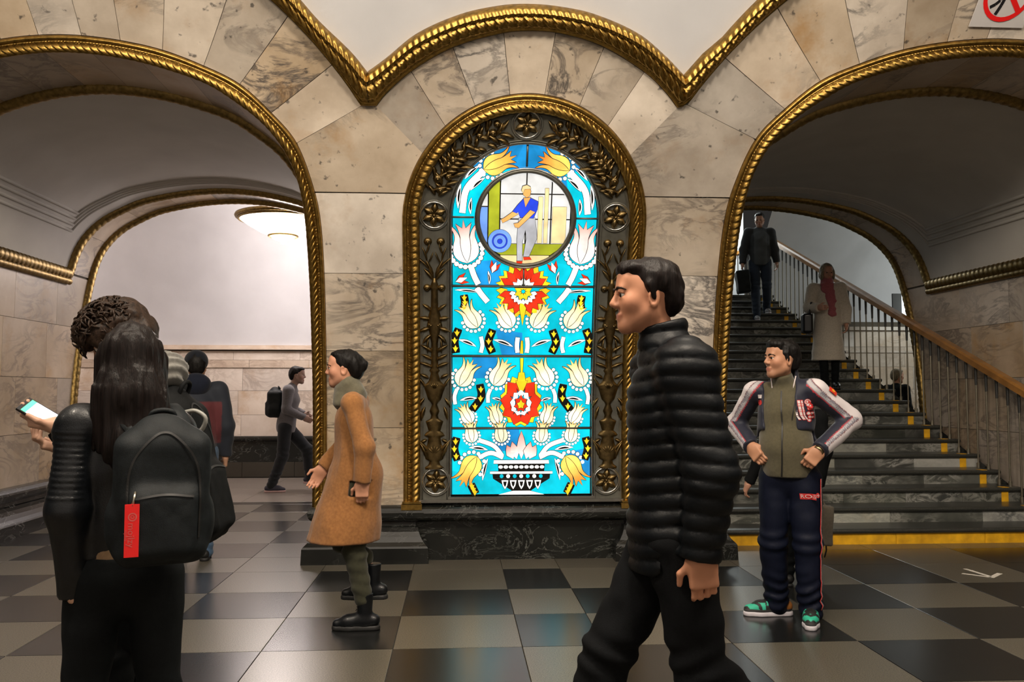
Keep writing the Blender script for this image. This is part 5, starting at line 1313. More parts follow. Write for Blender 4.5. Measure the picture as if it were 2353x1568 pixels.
hair_cap(tm, Rh, oh, [ell((0, -.030, .050), (.084, .092, .080)), ell((.0, .045, .090), (.066, .052, .034)), ell((.0, -.075, .0), (.072, .05, .075)), cap((-.077, .01, .035), (-.077, .0, -.005), .012, .008), cap((.077, .01, .035), (.077, .0, -.005), .012, .008), ell((0, .10, .0), (.062, .06, .066), sub=True, k=.012)], M_blackhair, .0045, .005, (70, 70, 30))
OL = cloth('olive_fleece', (.085, .075, .045), .9, .3)
fl = [cap(j['pel']+V3(0, .02, .02), j['wai']+V3(0, .02, 0), .158, .160, .78), cap(j['wai']+V3(0, .02, 0), j['che'], .160, .155, .74), cap(j['che'], j['nek'], .13, .066, .9), cap(j['shL'], j['shR'], .062), cap(j['nek'], j['nek']+V3(.004, .025, .055), .066, .064, k=.015)]
for n in 'LR': fl += [cap(j['sh'+n], j['el'+n], .050, .045)]
fz = [(), (), ()]
fle = sdf_obj('fleece', fl, OL, tm, .009, .03, cuts=[((0, 0, .885), (0, 0, -1)), ((0, .08, 1.51), (0, .45, 1))], disp=fold(.005, (9, 9, 13), .001))
tr = bvh(fle)
M_zipd = plain('dark_zip', (.008, .008, .008), .5)
decal('zip', fle, (.045, .1, 1.2), (-1, 0, 0), (0, 0, 1), strip2([(.0, -.31), (.008, -.2), (.01, -.05), (.004, .1), (-.002, .22)], .009, 50), [M_zipd], fle, .005, tree=tr)
decal('chest_zip', fle, (-.02, .1, 1.3), (-1, 0, 0), (0, 0, 1), strip2([(.0, -.06), (.009, 0), (.018, .06)], .006, 14), [M_zipd], fle, .004, tree=tr)
sdf_obj('undershirt', [cap(j['nek']+V3(.002, .012, -.01), j['nek']+V3(.004, .022, .040), .054, .051)], cloth('cream_cotton', (.55, .48, .32), .8), tm, .006, .02, cuts=[((0, .08, 1.49), (0, .5, 1))])
def navy_col(V):
    C = np.tile(np.array([.006, .008, .022]), (len(V), 1)); W = np.array([.60, .55, .57]); Gy = np.array([.19, .19, .23]); Rd = np.array([.40, .02, .03])
    for s, n in ((1, 'R'), (-1, 'L')):
        best = np.full(len(V), 9.); val = np.zeros(len(V)); tt = np.zeros(len(V))
        for i, (a, b) in enumerate((('sh', 'el'), ('el', 'wr'))):
            A, B = j[a+n], j[b+n]; ba = B-A; t = np.clip(((V-A)@ba)/(ba@ba), 0, 1); d = V-A-t[:, None]*ba; L = np.linalg.norm(d, axis=1)
            o = V3(s*.8, -.05, .62) if i == 0 else V3(s*.75, -.5, -.1); o = o-ba*(o@ba)/(ba@ba); o /= np.linalg.norm(o)
            m = L < best; best[m] = L[m]; val[m] = (d@o/np.maximum(L, 1e-5))[m]; tt[m] = (t+i)[m]
        arm = (best < .085) & ((V[:, 0]-j['nek'][0])*s > .055) & (tt < 1.93)
        C[arm & (val > -.15)] = Rd; C[arm & (val > -.05)] = Gy; C[arm & (val > .38)] = Rd*.3; C[arm & (val > .44)] = W
        zig = arm & (val > .0) & (val < .34) & (np.abs(((tt*22) % 1)-.5)*2 > (val/.34)) ; C[zig] = np.array([.42, .40, .42])
    return C
jk = torso(j, (.185, .180, .172), 1., .80, (.065, .063, .053), .070, neck=.085)[1:]
jk += [cap(j['wai']+V3(0, -.05, -.16), j['wai']+V3(0, -.02, 0), .17, .175, .78), cap(j['nek']+V3(0, -.018, -.01), j['nek']+V3(0, -.025, .065), .082, .086, k=.02)]
jk += [ell((.045, .02, 1.54), (.070, .075, .11), sub=True, k=.01), rbox((.055, .20, 1.24), (.065, .17, .30), rotm(0, 0, .05), .03, k=.015, sub=True), rbox((.03, .21, 1.0), (.135, .19, .14), None, .03, k=.03, sub=True)]
jk += cuffs(j)
fx = [(j['elL'][0]-.06, j['elR'][0]+.06, .0065)]
jkt = sdf_obj('jacket', jk, M_print, tm, .0075, .03, cuts=[((0, 0, .90), (0, 0, -1))], disp=fold(.008, (9, 9, 12), .0015), colf=navy_col)
tj = bvh(jkt)
M_wr = plain('white_print', (.62, .56, .56), .6); M_rdp = plain('red_print', (.55, .03, .03), .6)
em = []
S_ = .00017
def EP(pts): em.append([((x-900)*S_, (820-y)*S_) for x, y in pts])
for x0, x1 in ((545, 620), (680, 760), (795, 840)):
    for k, (y0, y1) in enumerate(((470, 580), (600, 650), (675, 800), (815, 860), (880, 1000), (1015, 1150))):
        dx = (y0-470)*.19; dx2 = (y1-470)*.19+(60 if k == 5 else 0); EP([(x0+dx, y0), (x1+dx, y0), (x1+dx2, y1), (x0+dx2, y1)])
for cx_, cy_, r0 in ((1085, 740, 70), (1040, 930, 50), (1150, 930, 50), (1075, 1060, 42), (1160, 1060, 40), (1010, 630, 38), (1095, 640, 36), (1060, 1180, 40)): EP([(cx_+r0*math.cos(q), cy_+r0*math.sin(q)) for q in np.linspace(0, 6.28, 14, endpoint=False)])
for k in range(12):
    q0, q1 = k*math.pi/6, (k+1)*math.pi/6; EP([(1000+r*math.cos(q), 515+r*math.sin(q)) for r, q in ((95, q0), (95, q1), (68, q1), (68, q0))])
EP([(1000+40*math.cos(q), 515+40*math.sin(q)) for q in np.linspace(0, 6.28, 12, endpoint=False)])
def grow(pl, e):
    P = np.array(pl); c = P.mean(0); d = P-c; L = np.linalg.norm(d, axis=1)[:, None]; return [tuple(v) for v in c+d*(1+e/np.maximum(L, 1e-4))]
eo = decal('chest_emblem', jkt, (-.088, .1, 1.30), (-1, .0, 0), (0, 0, 1), [grow(p, .0042) for p in em], [M_rdp], jkt, .003, tree=tj)
decal('emblem_threads', jkt, (-.088, .1, 1.30), (-1, .0, 0), (0, 0, 1), em, [M_wr], eo, .0048, tree=tj)
tv = j['elL']-j['shL']; tv /= np.linalg.norm(tv); ov = V3(-.72, .40, .6); ov -= tv*(ov@tv); ov /= np.linalg.norm(ov); bv = np.cross(ov, tv)
fp = j['shL']+(j['elL']-j['shL'])*.22+ov*.075
fo = mk('sleeve_flag', [tuple(fp+tv*a_*.030+bv*b_*.022+(-ov*.004 if a_*b_ else 0*ov)) for a_ in (-1, 0, 1) for b_ in (-1, 0, 1)], [(0, 1, 4, 3), (1, 2, 5, 4), (3, 4, 7, 6), (4, 5, 8, 7)], plain('flag_red', (.60, .03, .01), .6), jkt)
mk('flag_crest', [tuple(fp+ov*.002+tv*.013*math.cos(q)+bv*.012*math.sin(q)) for q in np.linspace(0, 6.28, 10, endpoint=False)], [tuple(range(10))], plain('flag_gold', (.70, .35, .02), .6), fo)
decal('breast_mark', jkt, (.185, .1, 1.36), (-1, 0, 0), (0, 0, 1), [[(-.012, .012), (.012, .012), (.012, .035), (-.012, .035)], circ((0, -.015), .017)], [M_wr, M_rdp], jkt, .003, [0, 1], tree=tj)
# upright collar stripes
for q0, mt in ((-.0, M_wr), (.012, M_rdp)):
    for s in (-1, 1):
        pts = [(.045+s*(.064+.012*t), .055-.035*t-q0*1.6, 1.437+.075*t) for t in np.linspace(0, 1, 5)]
        MB().tube(pts, [.004]*5, 6).build('collar_stripe', mt, jkt, True)
NV = cloth('navy_tracksuit', (.0055, .0075, .018), .5, 0, .1)
ts = trousers(tm, j, NV, (.106, .086, .072), amp=.0065, h=.009, seat=.012)
tt_ = bvh(ts)
side = []
for t in np.linspace(0, 1, 15): 
    side.append(t)
pz = np.linspace(.88, .09, 30); st = []
for z in pz:
    c = np.interp(z, [.085, .485, .88], [j['anL'][0], j['knL'][0], j['hipL'][0]]); cy = np.interp(z, [.085, .485, .88], [j['anL'][1], j['knL'][1], j['hipL'][1]])
    h_ = tt_.ray_cast(Vector((c-.3, cy+.03, z)), Vector((1, 0, 0)), .5); st.append(tuple(h_[0]+Vector((-.003, 0, 0))) if h_[0] is not None else (c-.09, cy, z))
V = []; 
for p in st: V += [(p[0]-.0, p[1]-.014, p[2]), (p[0]-.004, p[1], p[2]), (p[0]-.0, p[1]+.014, p[2])]
mk('side_stripe', V, [(3*i+a, 3*i+a+1, 3*i+a+4, 3*i+a+3) for i in range(len(st)-1) for a in (0, 1)], plain('stripe_pattern', (.36, .34, .36), .6, noise=.6, nscale=120), ts, True)
MB().tube([(p[0], p[1]+.017, p[2]) for p in st], .0025, 5).build('red_piping', M_rdp, ts, True)
pol = [[(-.052+.011*k, -.018), (-.041+.011*k, -.018), (-.041+.011*k, .018), (-.052+.011*k, .018)] for k in range(8)]+[circ((.048, .012), .016, 10)]; nb = len(pol)
tp = [[(x-.008, y) for x, y in p] for p in text_polys('ROSSI', .033)]+strip2([(.038, .012), (.058, .012)], .004)+strip2([(.048, .002), (.048, .022)], .004)
rl = decal('thigh_logo', ts, (-.125, .1, .775), (-.8, .6, 0), (0, 0, 1), pol+tp, [M_rdp, M_wr], ts, .002, [0]*nb+[1]*len(tp), tree=tt_)
vs_ = sum(len(p) for p in pol)
for i, v in enumerate(rl.data.vertices):
    if i >= vs_: v.co += Vector((.6, .8, 0))*.0022 if False else Vector((-.5, .85, 0))*.0055
def shoe_col(an, toe):
    an, toe = V3(*an), V3(*toe); d = toe-an; d[2] = 0; d /= np.linalg.norm(d)
    def f(V):
        t = (V-an)@d; C = np.tile(np.array([.012, .012, .012]), (len(V), 1)); lat = np.abs((V-an)@np.cross(d, (0, 0, 1)))
        C[(t > .085) & (V[:, 2] < .085) & (np.sin(t*110+lat*90) > -.55)] = (.03, .42, .27); C[(t < .01) & (V[:, 2] < .095)] = (.30, .11, .02); C[(t > .03) & (t < .075) & (V[:, 2] > .07) & (lat > .026)] = (.03, .42, .27); C[(V[:, 2] < .045)] = (.05, .05, .05); return C
    return f
M_shoe = vcol('trainer_upper', .6)
for n in 'RL': shoe(tm, j['an'+n], j['toe'+n], M_shoe, M_wsole, 1.08, 'trainer', colf=shoe_col(j['an'+n], j['toe'+n]), h=.005)
w0 = j['wrL']; b = MB(); dv_ = (j['wrL']-j['elL']); dv_ /= np.linalg.norm(dv_)
b.lathe([(.034, -.010), (.036, -.010), (.036, .010), (.034, .010)], tuple(w0+dv_*.012), 20, Vector(dv_).to_track_quat('Z', 'Y').to_matrix()); b.build('wristwatch', plain('watch_steel', (.35, .27, .14), .3, 1.0), tm, True)

# ------------------------------------------------ young woman from behind: leather jacket, long hair
WA, WL = 112, (-1.03, 2.86, 0)
j = skel(1.63)
j.update(pel=V3(0, 0, .87), wai=V3(0, 0, 1.0), che=V3(0, 0, 1.19), nek=V3(0, -.02, 1.36), head=V3(.0, .015, 1.515), shL=V3(-.145, -.02, 1.315), elL=V3(-.172, -.06, 1.06), wrL=V3(-.150, -.03, .865), shR=V3(.13, -.02, 1.30), elR=V3(.15, .06, 1.07), wrR=V3(.13, .20, 1.12), knL=V3(-.112, .01, .46), knR=V3(.105, .0, .46), hipL=V3(-.082, 0, .84), hipR=V3(.082, 0, .84), anL=V3(-.12, -.01, .085), anR=V3(.11, -.01, .085), toeL=V3(-.13, .14, .03), toeR=V3(.12, .14, .03))
hL = hand_prims(j['wrL']+V3(0, 0, .01), V3(.05, .05, -1), V3(-1, 0, 0), .35, .88, 1); hR = hand_prims(j['wrR'], V3(-.4, .8, .2), V3(.2, -.2, 1), .5, .88, 1)
wm, Rh, oh = person('young woman seen from behind with long dark hair and black leather jacket', WL, WA, j, (.12, -.30, 0), (.52, .30, .20), [hL, hR], .90, h=.014, fh=.006, hs=.93)
def longhair(V): return -.007*2*(vnoise(V+3, (55, 55, 5))-.5)-.004*2*(vnoise(V+1, (110, 110, 8))-.5)
hp = [ell(oh+V3(0, -.02, .028), (.084, .098, .094)), cap(oh+V3(0, -.04, 0), oh+V3(0, -.075, -.11), .085, .095, .85), cap(oh+V3(0, -.075, -.11), oh+V3(.02, -.105, -.25), .098, .10, .55), cap(oh+V3(.05, -.10, -.2), oh+V3(.11, -.13, -.34), .055, .02, .7), cap(oh+V3(-.055, -.08, -.18), oh+V3(-.09, -.08, -.27), .045, .015, .7), cap(oh+V3(-.075, .0, .0), oh+V3(-.075, -.01, -.12), .03, .03), cap(oh+V3(.075, .0, .0), oh+V3(.08, -.01, -.14), .03, .03)]
sdf_obj('hair', hp, M_darkbrown, wm, .0062, .03, disp=longhair)
jl = dict(j); jl['wrL'] = V3(-.145, -.02, .80)
lj = torso(jl, (.130, .120, .138), 1., .74, (.059, .052, .044), .062, neck=.07)+[cap(j['nek']+V3(0, 0, -.01), j['nek']+V3(0, -.01, .045), .064, .062)]+cuffs(jl)
def ribs(V):
    d = -.006*2*(vnoise(V+2, (10, 10, 14))-.5)
    up = (V[:, 0] < -.12) & (V[:, 2] > 1.10) & (V[:, 2] < 1.31); d = d-np.where(up, .0034*np.abs(np.sin(V[:, 2]*math.pi/.0175+V[:, 0]*8)), 0); return d
sdf_obj('jacket', lj, M_leather, wm, .008, .03, fine=((), (), ((1.09, 1.32, .005),)), cuts=[lambda G: np.where(G[..., 0] > -.115, (.895-G[..., 2])-.15*G[..., 1], -1.)], disp=ribs)
sdf_obj('top', [cap(j['pel']+V3(0, 0, .0), j['wai'], .128, .118, .74)], cloth('beige_knit', (.25, .16, .09), .9), wm, .012, .03, cuts=[((0, 0, .872), (0, 0, -1))])
trousers(wm, j, M_denim_b, (.090, .064, .050), q=1., amp=.005, wai=V3(0, 0, .915), seat=.006)
for n in 'LR': shoe(wm, j['an'+n], j['toe'+n], M_rubber, M_rubber, .92, 'boot', boot=.05, h=.01)
def pack(name, label, loc, ang, c, w, hgt, dp, mat, group, detail=True, cat='backpack', tilt=0., shear=0.):
    """soft rucksack with front pocket, hood fold, haul loop and shoulder straps"""
    c = V3(*c); R = rotm(0, tilt, 0); B = [rbox(c+V3(0, 0, -.02), (w/2-.05, dp/2-.045, hgt/2-.07), R, .05), ell(c+V3(0, -.005, hgt*.33), (w*.36, dp*.46, hgt*.20)), rbox(c+V3(0, -dp*.42, -hgt*.20), (w/2-.075, .012, hgt*.15), R, .04), ell(c+V3(-w*.47, .0, -hgt*.22), (.03, dp*.36, hgt*.17)), ell(c+V3(w*.47, .0, -hgt*.22), (.03, dp*.36, hgt*.17))]
    def dsp(V):
        return -.007*2*(vnoise(V+6, (8, 8, 10))-.5)-.002*2*(vnoise(V+2, (28, 28, 30))-.5)
    root = sdf_obj(name, B, mat, None, .0075, .03, disp=dsp, post=lambda V: V+np.stack([0*V[:, 0], (V[:, 2]-c[2]+.1)*shear, 0*V[:, 0]], 1)); root.location = loc; root.rotation_euler = (0, 0, math.radians(ang-90)); setp(root, label, cat, group)
    b = MB(); b.tube([tuple(p) for p in catmull([c+V3(-.035, dp*.30, hgt*.46), c+V3(-.03, dp*.2, hgt*.53), c+V3(.0, dp*.18, hgt*.55), c+V3(.03, dp*.2, hgt*.53), c+V3(.035, dp*.30, hgt*.46)], 16)], .008, 8); b.build('haul_loop', mat, root, True)
    tr_ = bvh(root); zp = [(-w*.36, -hgt*.30), (-w*.36, .05), (-w*.26, hgt*.28), (0, hgt*.41), (w*.26, hgt*.28), (w*.36, .05), (w*.36, -hgt*.30)]
    decal('zip', root, c+V3(0, -.1, 0), (1, 0, 0), (0, 0, 1), strip2([tuple(q) for q in catmull(zp, 24)], .006, 80), [M_zipd], root, .0045, tree=tr_)
    decal('pocket_zip', root, c+V3(0, -.1, 0), (1, 0, 0), (0, 0, 1), strip2([(-w*.30, -hgt*.02), (0, -.0), (w*.30, -hgt*.02)], .006, 40), [M_zipd], root, .0045, tree=tr_)
    if detail:
        for x, z in ((-w*.40, -.02), (w*.37, -hgt*.16)):
            MB().tube([tuple(c+V3(x, -dp*.36, z)), tuple(c+V3(x+.006, -dp*.42, z-.02)), tuple(c+V3(x, -dp*.42, z-.045))], .0045, 6).build('zip_pull', M_zip, root, True)
    return root
bp = pack('backpack', 'black rucksack with a red strap tag on the woman in leather jacket', WL, WA, (.085, -.215, 1.125), .265, .43, .16, M_nylon, None)
for s in (-1, 1):
    C_ = catmull([(.085+s*.07, -.145, 1.285), (.05+s*.085, -.095, 1.345), (.01+s*.10, -.02, 1.372), (s*.105, .055, 1.335), (s*.11, .10, 1.24), (s*.12, .10, 1.12)], 20); Tn = np.gradient(C_, axis=0); V = []
    for p, t in zip(C_, Tn):
        nr = np.cross((1., 0, 0), t); nr /= np.linalg.norm(nr); nr = nr if nr[2] > -.2 else -nr; w = V3(.024, 0, 0)
        V += [tuple(p-w), tuple(p+w), tuple(p+w+nr*.009), tuple(p-w+nr*.009)]
    mk('shoulder_strap', V, [(4*i+a, 4*i+(a+1) % 4, 4*i+4+(a+1) % 4, 4*i+4+a) for i in range(19) for a in range(4)], M_nylon, bp, True)
tg = MB().box((.0, -.335, 1.03), (.038, .006, .146)).build('red_tag', M_red, bp)
MB().tube([(.008, -.32, 1.135), (.005, -.33, 1.12), (.0, -.335, 1.098)], .004, 6).build('tag_clip', M_zip, tg, True)
M_tagp = plain('tag_print', (.62, .10, .09), .5)
pt = [[(x, y) for x, y in p] for p in text_polys('mojlzy', .026)]+[[(x*.6, y*.6-.013) for x, y in p] for p in text_polys('nijouu', .020)]
V, F = [], []
for pl in pt:
    b0 = len(V); V += [(-.002+y*1.0, -.3386, 1.018-x) for x, y in pl]; F.append(tuple(range(b0, len(V))))
for r0, r1 in ((.012, .0085), (.005, .003)):
    for k in range(16):
        b0 = len(V); V += [(.001+r*math.cos(q), -.3386, 1.068+r*math.sin(q)) for r, q in ((r0, k*math.pi/8), (r0, (k+1)*math.pi/8), (r1, (k+1)*math.pi/8), (r1, k*math.pi/8))]; F.append((b0, b0+1, b0+2, b0+3))
mk('tag_lettering', V, F, M_tagp, tg)

# ------------------------------------------------ young man beside her, head bent over a phone
BA, BL = 174, (-1.17, 3.26, 0)
j = skel(1.78)
j.update(che=V3(0, -.04, 1.28), nek=V3(0, -.05, 1.465), head=V3(0, .045, 1.61), shL=V3(-.18, -.05, 1.41), shR=V3(.18, -.05, 1.41), elL=V3(-.235, .0, 1.15), wrL=V3(-.252, .105, 1.302), elR=V3(.24, .05, 1.13), wrR=V3(.10, .27, 1.2))
hL = hand_prims(j['wrL'], V3(-.02, .85, .12), V3(0, .3, -1), .62, 1.0, 1); hR = hand_prims(j['wrR'], V3(-.5, .7, .2), V3(0, -.1, -1), .5, 1., -1)
mm, Rh, oh = person('young man with tousled brown hair bending his head over a phone', BL, BA, j, (.25, -.62, 0), (.50, .29, .20), [hL, hR], 1., h=.014, fh=.0055)
hair_cap(mm, Rh, oh, [ell((0, -.02, .05), (.092, .105, .092)), ell((0, .075, .085), (.068, .055, .04)), ell((-.03, .095, .055), (.04, .035, .04)), ell((0, -.08, -.01), (.075, .05, .075)), ell((-.078, .03, .02), (.025, .05, .05)), ell((.078, .03, .02), (.025, .05, .05)), ell((0, .105, -.02), (.05, .06, .055), sub=True, k=.012)], M_brownhair, .006, .011, (30, 30, 24))
b = MB(); rr = random.Random(4)
for k in range(420):                            # loose locks on top and over the brow
    a = rr.uniform(-3.14, 3.14); e = rr.uniform(-.25, 1.5); d = V3(math.sin(a)*math.cos(e), math.cos(a)*math.cos(e), math.sin(e)); p0 = d*V3(.097, .116, .098)+V3(0, .0, .047)
    t = np.cross(d, V3(rr.uniform(-1, 1), rr.uniform(-1, 1), rr.uniform(-.5, .5))); t /= np.linalg.norm(t)+1e-6
    pts = [Rh@(p0*q+t*(w*.026)+V3(0, .012*w, 0))+oh for q, w in ((.97, 0), (1.06, .5), (1.08, 1.0), (1.03, 1.5))]; b.tube([tuple(p) for p in pts], [.004, .005, .0036, .0008], 5)
b.build('hair_locks', M_brownhair, mm, True)
GH = cloth('grey_hoodie', (.16, .155, .14), .9, .3)
HB = cloth('black_coat', (.0045, .005, .0055), .85, 0)
lj = torso(j, (.17, .165, .175), 1., .80, (.078, .066, .052), .080, neck=.08)+[cap(V3(0, -.0, .52), j['pel'], .16, .165, .80)]+cuffs(j)
sdf_obj('coat', lj, HB, mm, .011, .03, cuts=[((0, 0, .52), (0, 0, -1))], disp=fold(.008))
hd_ = [cap(j['nek']+V3(-.07, -.05, .015), j['nek']+V3(.07, -.05, .015), .058), ell(j['nek']+V3(0, -.075, .03), (.105, .07, .062)), cap(j['nek']+V3(-.09, -.01, .02), j['nek']+V3(-.075, .06, .0), .04, .03), cap(j['nek']+V3(.09, -.01, .02), j['nek']+V3(.075, .06, .0), .04, .03)]
def hoodf(V): return -.006*np.sin((V[:, 2]*1.5+V[:, 1]*.9)*110+3*np.sin(V[:, 0]*18))-.006*2*(vnoise(V, (14, 14, 14))-.5)
sdf_obj('hood', hd_, GH, mm, .007, .03, disp=hoodf)
trousers(mm, j, M_blkcloth, (.11, .085, .07), amp=.006)
for n in 'LR': shoe(mm, j['an'+n], j['toe'+n], M_rubber, M_rubber, 1.02, 'shoe', h=.01)
bp2 = pack('backpack', 'bulky black rucksack with red zip tabs on the man with the phone', BL, BA, (-.015, -.235, 1.155), .31, .54, .135, plain('black_canvas', (.004, .0046, .005), .75, spec=.15, bump=.2, bscale=400), None, shear=.22)
for y, z, x in ((-.27, 1.28, -.14), (-.28, 1.03, -.14), (-.27, .95, -.10)): MB().box((x, y, z), (.004, .02, .006)).build('red_tab', M_red, bp2)
MB().tube([tuple(p) for p in catmull([(-.10, -.24, 1.345), (-.105, -.28, 1.35), (-.105, -.315, 1.325), (-.10, -.30, 1.285), (-.10, -.27, 1.27)], 16)], .008, 8).build('side_handle', plain('reflective_webbing', (.25, .25, .23), .4), bp2, True)
# phone in his left hand
ph = empty('phone', (0, 0, 0), 'lit smartphone held out in the young man\'s left hand', 'phone')
pc = V3(-1.362, 3.012, 1.338); un = V3(.73, .12, -.47); un /= np.linalg.norm(un); wn = V3(.1, .80, .45); wn -= un*(wn@un); wn /= np.linalg.norm(wn); nn = np.cross(un, wn)
if nn[1] > 0: nn = -nn
ph.location = tuple(pc); Rp = Matrix([[un[i], wn[i], nn[i]] for i in range(3)])
def slabm(u0, u1, w0, w1, n0, n1): return MB().box(((u0+u1)/2*un+(w0+w1)/2*wn+(n0+n1)/2*nn), (u1-u0, w1-w0, n1-n0), Rp)
slabm(-.075, .075, -.037, .037, -.004, .004).build('phone_case', plain('phone_black', (.008, .008, .01), .3), ph)
slabm(-.045, .064, -.033, .033, .0042, .0048).build('screen', plain('screen_white', (.8, .8, .9), .2, emit=(.85, .88, 1.0), estr=1.6), ph)
slabm(-.062, -.045, -.033, .033, .0042, .0048).build('screen_bar', plain('screen_green', (.1, .6, .3), .2, emit=(.03, .75, .28), estr=1.0), ph)

# ------------------------------------------------ man in a quilted puffer jacket striding left
PA, PLc = 180, (.715, 2.92, 0)
j = skel(1.86)
j.update(pel=V3(0, .0, .97), wai=V3(0, .0, 1.13), che=V3(0, .0, 1.36), nek=V3(0, .02, 1.55), head=V3(0, .085, 1.735), shL=V3(-.19, .0, 1.49), shR=V3(.19, .0, 1.49), elL=V3(-.245, -.06, 1.17), wrL=V3(-.225, -.03, .90), elR=V3(.25, -.02, 1.18), wrR=V3(.235, .0, .92),
         hipL=V3(-.09, 0, .93), hipR=V3(.09, 0, .93), knL=V3(-.09, -.06, .54), anL=V3(-.09, -.40, .25), toeL=V3(-.09, -.30, .10), knR=V3(.09, .20, .55), anR=V3(.09, .34, .12), toeR=V3(.09, .50, .06))
hL = hand_prims(j['wrL']+V3(0, 0, .02), V3(.02, -.12, -1), V3(-1, 0, 0), .45, 1.05, 1); hR = hand_prims(j['wrR'], V3(-.02, .05, -1), V3(1, 0, 0), .45, 1.05, -1)
pm, Rh, oh = person('tall man in black quilted puffer jacket striding left across the foreground', PLc, PA, j, (.0, -.02, 0), (.52, .24, .14), [hL, hR], 1.05, h=.014, fh=.005, hs=1.04, brows=M_brownhair)
hair_cap(pm, Rh, oh, [ell((0, -.028, .050), (.083, .092, .080)), ell((.0, .045, .088), (.064, .05, .032)), ell((.0, -.075, .0), (.072, .05, .07)), cap((-.077, .0, .03), (-.077, -.01, -.01), .012, .008), cap((.077, .0, .03), (.077, -.01, -.01), .012, .008), ell((0, .105, .0), (.064, .062, .066), sub=True, k=.012)], M_darkbrown, .005, .005, (60, 60, 30), hs=1.04)
PJ = plain('black_puffer_nylon', (.0025, .0036, .005), .46, spec=.22, noise=.15, nscale=30, bump=.08, bscale=120)
lj = torso(j, (.185, .18, .195), 1., .78, (.098, .085, .062), .098, neck=.10)+[cap(V3(0, 0, .82), j['pel'], .19, .185, .78), cap(j['nek']+V3(0, -.005, -.01), j['nek']+V3(0, .005, .075), .088, .084, k=.02)]+cuffs(j, r=.1)
def quilt(V):
    q = np.abs(np.sin((V[:, 2]+.012*np.sin(V[:, 1]*9+V[:, 0]*7))*math.pi/.052)); return .012*(1-np.sqrt(q+.03))-.005*2*(vnoise(V+4, (12, 12, 16))-.5)
sdf_obj('puffer_jacket', lj, PJ, pm, .0078, .03, cuts=[((0, 0, .83), (0, 0, -1)), ((0, .0, 1.655), (0, .25, 1))], disp=quilt)
trousers(pm, j, cloth('charcoal_trousers', (.005, .0056, .0065), .85, 0), (.112, .085, .072), amp=.008)
for n in 'LR': shoe(pm, j['an'+n], j['toe'+n], M_rubber, M_wsole, 1.08, 'shoe', h=.009)

# ------------------------------------------------ woman in a camel coat walking left
CA, CL = 180, (-.60, 5.46, 0)
j = skel(1.68)
j.update(pel=V3(0, .01, .90), wai=V3(0, .02, 1.03), che=V3(0, .03, 1.22), nek=V3(0, .045, 1.39), head=V3(0, .095, 1.555), shL=V3(-.16, .02, 1.345), shR=V3(.16, .02, 1.345), elL=V3(-.215, -.06, 1.09), wrL=V3(-.20, -.045, .885), elR=V3(.20, .10, 1.09), wrR=V3(.16, .235, .935),
         hipL=V3(-.08, 0, .86), hipR=V3(.08, 0, .86), knL=V3(-.075, .01, .47), anL=V3(-.07, -.055, .085), toeL=V3(-.07, .105, .03), knR=V3(.07, .10, .50), anR=V3(.06, -.09, .32), toeR=V3(.06, -.02, .18))
hL = hand_prims(j['wrL'], V3(.0, .0, -1), V3(-1, 0, 0), .45, .9, 1); hR = hand_prims(j['wrR'], V3(0, .5, -.85), V3(1, 0, 0), .4, .9, -1)
cw, Rh, oh = person('woman in a camel coat and black lace-up boot walking past the pylon', CL, CA, j, (.0, -.03, 0), (.55, .27, .17), [hL, hR], .92, h=.014, fh=.0055, hs=.95, brows=M_darkbrown)
hair_cap(cw, Rh, oh, [ell((0, -.026, .04), (.086, .096, .086)), ell((.0, -.08, .0), (.075, .05, .08)), ell((0, -.12, .02), (.04, .04, .04)), ell((0, .03, .088), (.062, .05, .03)), ell((0, .105, -.01), (.064, .062, .072), sub=True, k=.012)], M_blackhair, .006, .005, (60, 60, 20), hs=.95)
CM = cloth('camel_wool', (.29, .130, .045), .9, .2, .15)
lj = torso(j, (.150, .142, .150), 1., .80, (.062, .056, .050), .066, neck=.075)+[cap(V3(0, .07, .60), j['pel'], .200, .165, 1.0), cap(V3(0, .085, .50), V3(0, .06, .62), .215, .200, 1.0)]+cuffs(j)
sdf_obj('coat', lj, CM, cw, .009, .03, cuts=[((0, 0, .515), (0, .0, -1))], disp=lambda V: -.007*2*(vnoise(V+3, (13, 13, 4))-.5)-.003*2*(vnoise(V+8, (30, 30, 14))-.5))
sdf_obj('scarf', [cap(j['nek']+V3(0, -.01, .0), j['nek']+V3(0, .02, .05), .088, .082), ell(j['nek']+V3(0, .06, -.03), (.075, .05, .06))], cloth('grey_green_scarf', (.12, .11, .075), .9, .3), cw, .008, .03, disp=fold(.009, (16, 16, 30)))
jt = dict(j); jt['anL'] = V3(-.07, -.045, .20); jt['anR'] = j['anR']+V3(0, .05, .10)
trousers(cw, jt, cloth('olive_trousers', (.042, .042, .026), .85), (.085, .066, .054), amp=.006)
for n in 'LR':
    s_ = shoe(cw, j['an'+n], j['toe'+n], M_leather, M_rubber, .98, 'lace_boot', boot=.11, h=.006)
    an, g = j['an'+n], j['toe'+n][2]-.03
    MB().box((an[0], an[1]-.045, g+.012), (.06, .05, .024)).build('heel', M_rubber, s_)
    b = MB()
    for k in range(6): b.tube([(an[0]-.022, an[1]+.062-.006*k, g+.075+.021*k), (an[0]+.022, an[1]+.062-.006*k, g+.075+.021*k)], .0028, 5)
    b.build('laces', M_zipd, s_)

